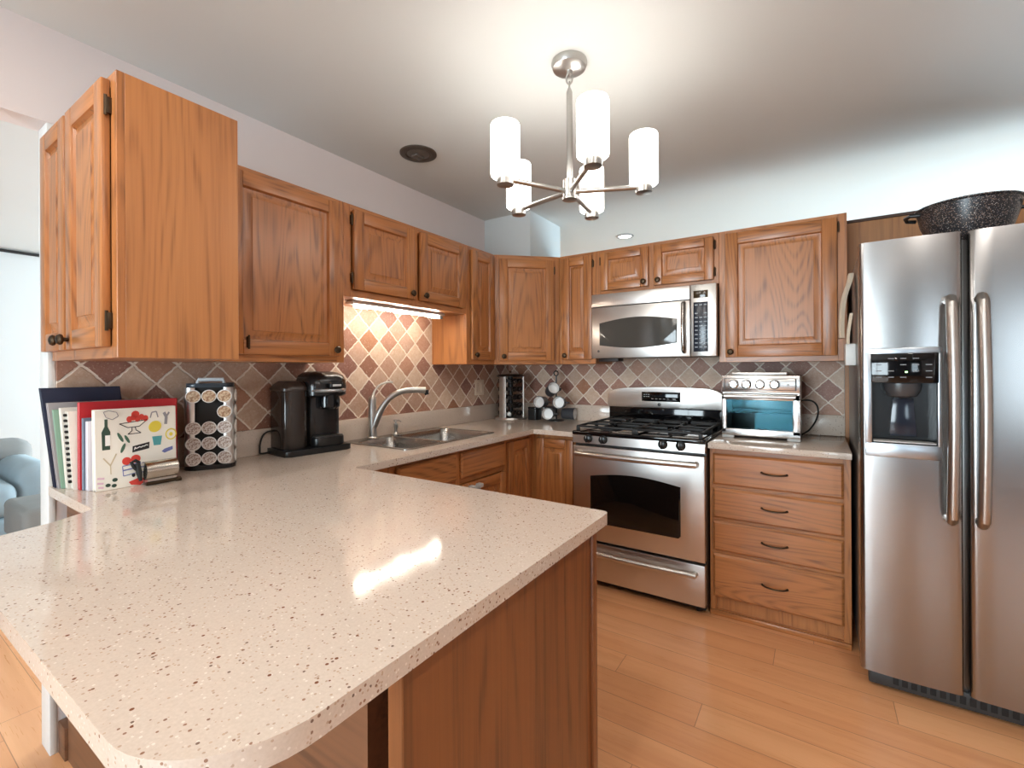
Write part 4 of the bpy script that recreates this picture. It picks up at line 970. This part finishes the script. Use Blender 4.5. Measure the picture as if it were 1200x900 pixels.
draw('vase_drawing', 'grey', stroke([(0.86, 0.76), (0.87, 0.86), (0.84, 0.92)], 0.02) + stroke([(0.87, 0.86), (0.91, 0.92)], 0.012))
draw('glass_drawing', 'grey', stroke([(0.66, 0.86), (0.68, 0.93), (0.74, 0.94), (0.76, 0.86)], 0.008))
draw('black_label_drawing', 'black', [[(0.43, 0.43), (0.64, 0.46), (0.645, 0.545), (0.435, 0.51)]])
draw('label_scribble_drawing', 'white', stroke([(0.455, 0.46), (0.465, 0.495), (0.475, 0.475), (0.50, 0.485), (0.52, 0.495), (0.54, 0.485), (0.56, 0.50), (0.58, 0.495), (0.60, 0.51), (0.625, 0.505)], 0.005), 0.0010)
draw('blue_tag_drawing', 'blue', [[(0.80, 0.40), (0.84, 0.375), (0.95, 0.41), (0.95, 0.455), (0.84, 0.43)]])
draw('berry_drawing', 'red', [ell(0.36, 0.33, 0.055, 0.05), ell(0.47, 0.345, 0.06, 0.052)])
draw('punnet_drawing', 'blue', stroke([(0.31, 0.27), (0.53, 0.29), (0.51, 0.17), (0.32, 0.145), (0.31, 0.27)], 0.005) + stroke([(0.32, 0.215), (0.52, 0.235)], 0.008))
draw('melon_drawing', 'red', [[(0.38, 0.06), (0.41, 0.02), (0.52, 0.0), (0.62, 0.06), (0.645, 0.17), (0.60, 0.14), (0.48, 0.09)]])
draw('cherry_drawing', 'black', [ell(0.44, 0.14, 0.022, 0.026), ell(0.505, 0.165, 0.022, 0.028), ell(0.575, 0.195, 0.022, 0.03)])
draw('seed_drawing', 'green', [ell(0.14, 0.06, 0.03, 0.022), ell(0.21, 0.045, 0.03, 0.022), ell(0.22, 0.115, 0.032, 0.024)])
draw('wine_glass_drawing', 'tan', stroke([(0.09, 0.40), (0.17, 0.30), (0.24, 0.44)], 0.008) + stroke([(0.17, 0.30), (0.175, 0.19)], 0.006))
draw('pink_pattern_drawing', 'pink', stroke([(0.02, 0.16), (0.10, 0.15)], 0.012) + stroke([(0.02, 0.10), (0.09, 0.09)], 0.012) + stroke([(0.03, 0.05), (0.09, 0.04)], 0.012))
# steel bookend roll in front of the notebook
be = thing('bookend', 'shiny steel roll bookend with dark wire figure, in front of the notebook', 'bookend', (0.282, -2.57, CT), 0)
b = B(); b.tube([(0.280, -2.620, 0.966), (0.280, -2.528, 0.966)], 0.031, 28); obj('roll', b, steel('bookend_steel', (206, 198, 188), 0.18, 'y'), be)
b = B(); b.tube([(0.270, -2.628, 0.962), (0.272, -2.644, 0.982), (0.270, -2.650, 0.998), (0.270, -2.640, 1.004), (0.272, -2.629, 0.994)], 0.0055, 10); b.tube([(0.270, -2.634, 0.992), (0.272, -2.630, 0.96), (0.274, -2.626, 0.934)], [0.008, 0.009, 0.005], 10); obj('wire_figure', b, BLACKMATTE, be)
b = B(); b.tube([(0.282, -2.615, 0.9215), (0.282, -2.522, 0.9215)], 0.006, 10); b.lathe([(0.009, 0.9146), (0.010, 0.922), (0.006, 0.929)], (0.284, -2.520, 0), 'z', 14); obj('foot', b, BRONZE, be)
b = B(); b.box(0.2450, 0.2475, -2.61, -2.535, 0.9146, 0.965); b.box(0.246, 0.282, -2.61, -2.535, 0.925, 0.936); obj('bracket', b, STEEL, be)

# ------------------------------------------------------------------ corner: spice carousel, black box, mug tree, outlet
SX, SY = 0.168, -0.222
sr = thing('spice_carousel', 'round steel revolving spice rack in the counter corner', 'spice rack', (SX, SY, CT), 0)
b = B(); b.lathe([(0.122, CT), (0.125, CT+0.006), (0.120, CT+0.018), (0.02, CT+0.020)], (SX, SY, 0), 'z', 36); obj('base', b, STEEL, sr)
b = B(); b.lathe([(0.020, CT+0.018), (0.020, CT+0.335)], (SX, SY, 0), 'z', 14); obj('spindle', b, BLACK, sr)
b = B(); b.lathe([(0.106, CT+0.330), (0.110, CT+0.340), (0.09, CT+0.350), (0.01, CT+0.353)], (SX, SY, 0), 'z', 36); obj('top_disc', b, BLACK, sr)
b = B(); b.lathe([(0.010, CT+0.352), (0.008, CT+0.364), (0.012, CT+0.370), (0.006, CT+0.378)], (SX, SY, 0), 'z', 14); obj('finial', b, CHROME, sr)
for k in range(3):
    a0 = -92 + 120*k; b = B(); o_ = arc(SX, SY, 0.110, a0-17, a0+17, 6); i_ = arc(SX, SY, 0.104, a0+17, a0-17, 6)
    b.prism(o_+i_, 'z', CT+0.018, CT+0.333); obj('steel_column', b, STEEL, sr)
JAR = N('dark_spice_glass').set(Base_Color=lin(30, 24, 22), Roughness=0.12).m
CAPM = plain('jar_cap_metal', (150, 146, 140), 0.3, 0.8)
jar0 = None
for ri in range(5):
    for k in range(9):
        a = math.radians(-92 + 120*(k//3) + 30 + 30*(k % 3)); z = CT+0.050+ri*0.062
        W = Matrix.Translation((SX+0.066*math.cos(a), SY+0.066*math.sin(a), z)) @ Matrix.Rotation(a, 4, 'Z') @ Matrix.Rotation(PI/2, 4, 'Y')
        if jar0 is None:
            jar0 = bpy.data.objects.new('spice_jar', None); C.objects.link(jar0); M[jar0.name] = W; jar0.matrix_local = W
            tag(jar0, 'small dark spice jar with a metal cap in the revolving rack', 'spice jar', 'spice jars in the rack')
            b = B(W); b.lathe([(0.015, -0.030), (0.018, -0.026), (0.018, 0.026), (0.015, 0.030)], (0, 0, 0), 'z', 16); obj('glass', b, JAR, jar0)
            b = B(W); b.lathe([(0.0185, 0.030), (0.0185, 0.044), (0.016, 0.046), (0.001, 0.046)], (0, 0, 0), 'z', 16); obj('cap', b, CAPM, jar0)
        else:
            c = copy_tree(jar0); c.matrix_local = W
bx = thing('spice_tin', 'small black tin beside the revolving spice rack', 'tin', (0.342, -0.145, CT), 0)
b = B(); b.prism(rrect(0.302, 0.382, -0.190, -0.100, 0.015), 'z', CT, CT+0.082, None, 0.004); obj('body', b, BLACK, bx)
b = B(); b.prism(rrect(0.300, 0.384, -0.192, -0.098, 0.016), 'z', CT+0.082, CT+0.098, None, 0.004); obj('lid', b, BLACKGLOSS, bx)
mtz = thing('mug_tree', 'black wire mug tree in front of the tiles left of the range', 'mug rack', (0.52, -0.15, CT), 0)
TX, TYY = 0.525, -0.135
b = B(); b.lathe([(0.060, CT), (0.060, CT+0.004), (0.05, CT+0.006), (0.008, CT+0.008)], (TX, TYY, 0), 'z', 28); obj('base', b, BLACK, mtz)
b = B(); b.tube([(TX, TYY, CT+0.01), (TX, TYY, CT+0.34)], 0.006, 10); obj('post', b, BLACK, mtz)
b = B(); pts = [(TX+0.018*math.cos(2*PI*i/14), TYY, CT+0.357+0.018*math.sin(2*PI*i/14)) for i in range(15)]; b.tube(pts, 0.005, 8, None, False); obj('ring_top', b, BLACK, mtz)
mug_spots = [(0.535, -0.222, 1.150, 0.45, -0.35, 'upper mug tilted right on the mug tree'),
             (0.425, -0.185, 1.055, -0.25, -0.05, 'left mug on the mug tree showing its white inside'),
             (0.585, -0.190, 1.056, -0.1, -0.1, 'right mug on the mug tree with a ringed inside'),
             (0.515, -0.235, 0.975, -0.05, -0.05, 'lowest front mug on the mug tree, white inside'),
             (0.445, -0.085, 0.976, -1.25, 0.0, 'lower left mug on the tree seen from its side'),
             (0.608, -0.094, 0.968, 1.35, 0.0, 'lower right mug on the tree seen from its side')]
MUGM = plain('charcoal_glaze', (66, 68, 74), 0.3); MUGI = plain('white_glaze', (224, 222, 220), 0.3)
for (x, y, z, yaw, pit, lab) in mug_spots:
    W = Matrix.Translation((x, y, z)) @ Matrix.Rotation(yaw+0.35, 4, 'Z') @ Matrix.Rotation(pit, 4, 'X') @ Matrix.Rotation(PI/2, 4, 'X')
    mk = 1.12
    t = bpy.data.objects.new('mug', None); C.objects.link(t); M[t.name] = W; t.matrix_local = W; tag(t, 'charcoal ' + lab, 'mug', 'mugs on the mug tree')
    b = B(W); b.lathe([(r*mk, h*mk) for r, h in [(0.030, -0.044), (0.036, -0.040), (0.040, 0.040), (0.0405, 0.044), (0.037, 0.0445)]], (0, 0, 0), 'z', 28, None, True, False); obj('cup', b, MUGM, t)
    b = B(W); b.lathe([(r*mk, h*mk) for r, h in [(0.0375, 0.0445), (0.0365, 0.040), (0.0345, 0.012), (0.030, 0.008), (0.001, 0.007)]], (0, 0, 0), 'z', 28, None, False, True); obj('inside', b, MUGI, t)
    b = B(W); b.tube([(0.041, 0, 0.028), (0.064, 0, 0.024), (0.070, 0, 0.0), (0.062, 0, -0.024), (0.038, 0, -0.028)], 0.0055, 8); obj('handle', b, MUGM, t)
op = thing('outlet_plate', 'beige double outlet plate on the tiles left of the spice rack', 'outlet', (0.009, -0.42, 1.16), 0)
b = B(); b.box(0.009, 0.0145, -0.475, -0.360, 1.108, 1.225, 0.003); obj('plate', b, plain('beige_plate', (224, 208, 188), 0.4), op)
for yy in (-0.447, -0.388):
    b = B(); b.box(0.0142, 0.0165, yy-0.016, yy+0.016, 1.130, 1.203, 0.002); obj('rocker', b, plain('beige_rocker', (214, 198, 180), 0.4), op)

# ------------------------------------------------------------------ living room seen past the wall's end
ac = thing('armchair', 'pale blue-grey upholstered armchair in the room beyond', 'armchair', (-2.6, -2.65, 0), 0)
b = B(); b.box(-3.08, -2.79, -3.10, -2.30, 0.30, 0.80, 0.09, 4); obj('backrest', b, FABRICG, ac)
b = B(); b.box(-2.84, -2.12, -3.00, -2.50, 0.37, 0.59, 0.07, 4); obj('seat_cushion', b, FABRIC, ac)
b = B(); b.box(-3.04, -2.14, -3.06, -2.32, 0.07, 0.37, 0.04, 3); obj('base', b, FABRIC, ac)
for y0 in (-2.50, -3.16):
    b = B(); b.box(-2.98, -2.16, y0, y0+0.20, 0.30, 0.69, 0.085, 4); obj('arm', b, FABRIC, ac)
for x in (-2.98, -2.22):
    for y in (-3.0, -2.38):
        b = B(); b.lathe([(0.022, 0.0), (0.03, 0.08)], (x, y, 0), 'z', 12); obj('leg', b, OAK_DARK, ac)
ot = thing('ottoman', 'grey cube ottoman in front of the armchair', 'ottoman', (-1.74, -2.37, 0), 0)
b = B(); b.box(-1.97, -1.51, -2.585, -2.16, 0.03, 0.31, 0.02, 3); obj('base', b, FABRICG, ot)
b = B(); b.box(-1.98, -1.50, -2.595, -2.15, 0.312, 0.53, 0.035, 4); obj('top_cushion', b, FABRICG, ot)
for x in (-1.92, -1.56):
    for y in (-2.54, -2.2):
        b = B(); b.lathe([(0.02, 0.0), (0.02, 0.035)], (x, y, 0), 'z', 12); obj('foot', b, BLACKMATTE, ot)
rd = thing('curtain_rod', 'thin black rod high on the pale living room wall', 'curtain rod', (-4.12, -2.0, 2.36), 0)
RZ = 2.44
b = B(); b.tube([(-4.17, -3.6, RZ), (-4.17, 0.2, RZ)], 0.014, 10); obj('rod', b, BLACKMATTE, rd)
for y in (-3.5, 0.0):
    b = B(); b.tube([(-4.17, y, RZ), (-4.2, y, RZ)], 0.009, 8); obj('bracket', b, BLACKMATTE, rd)
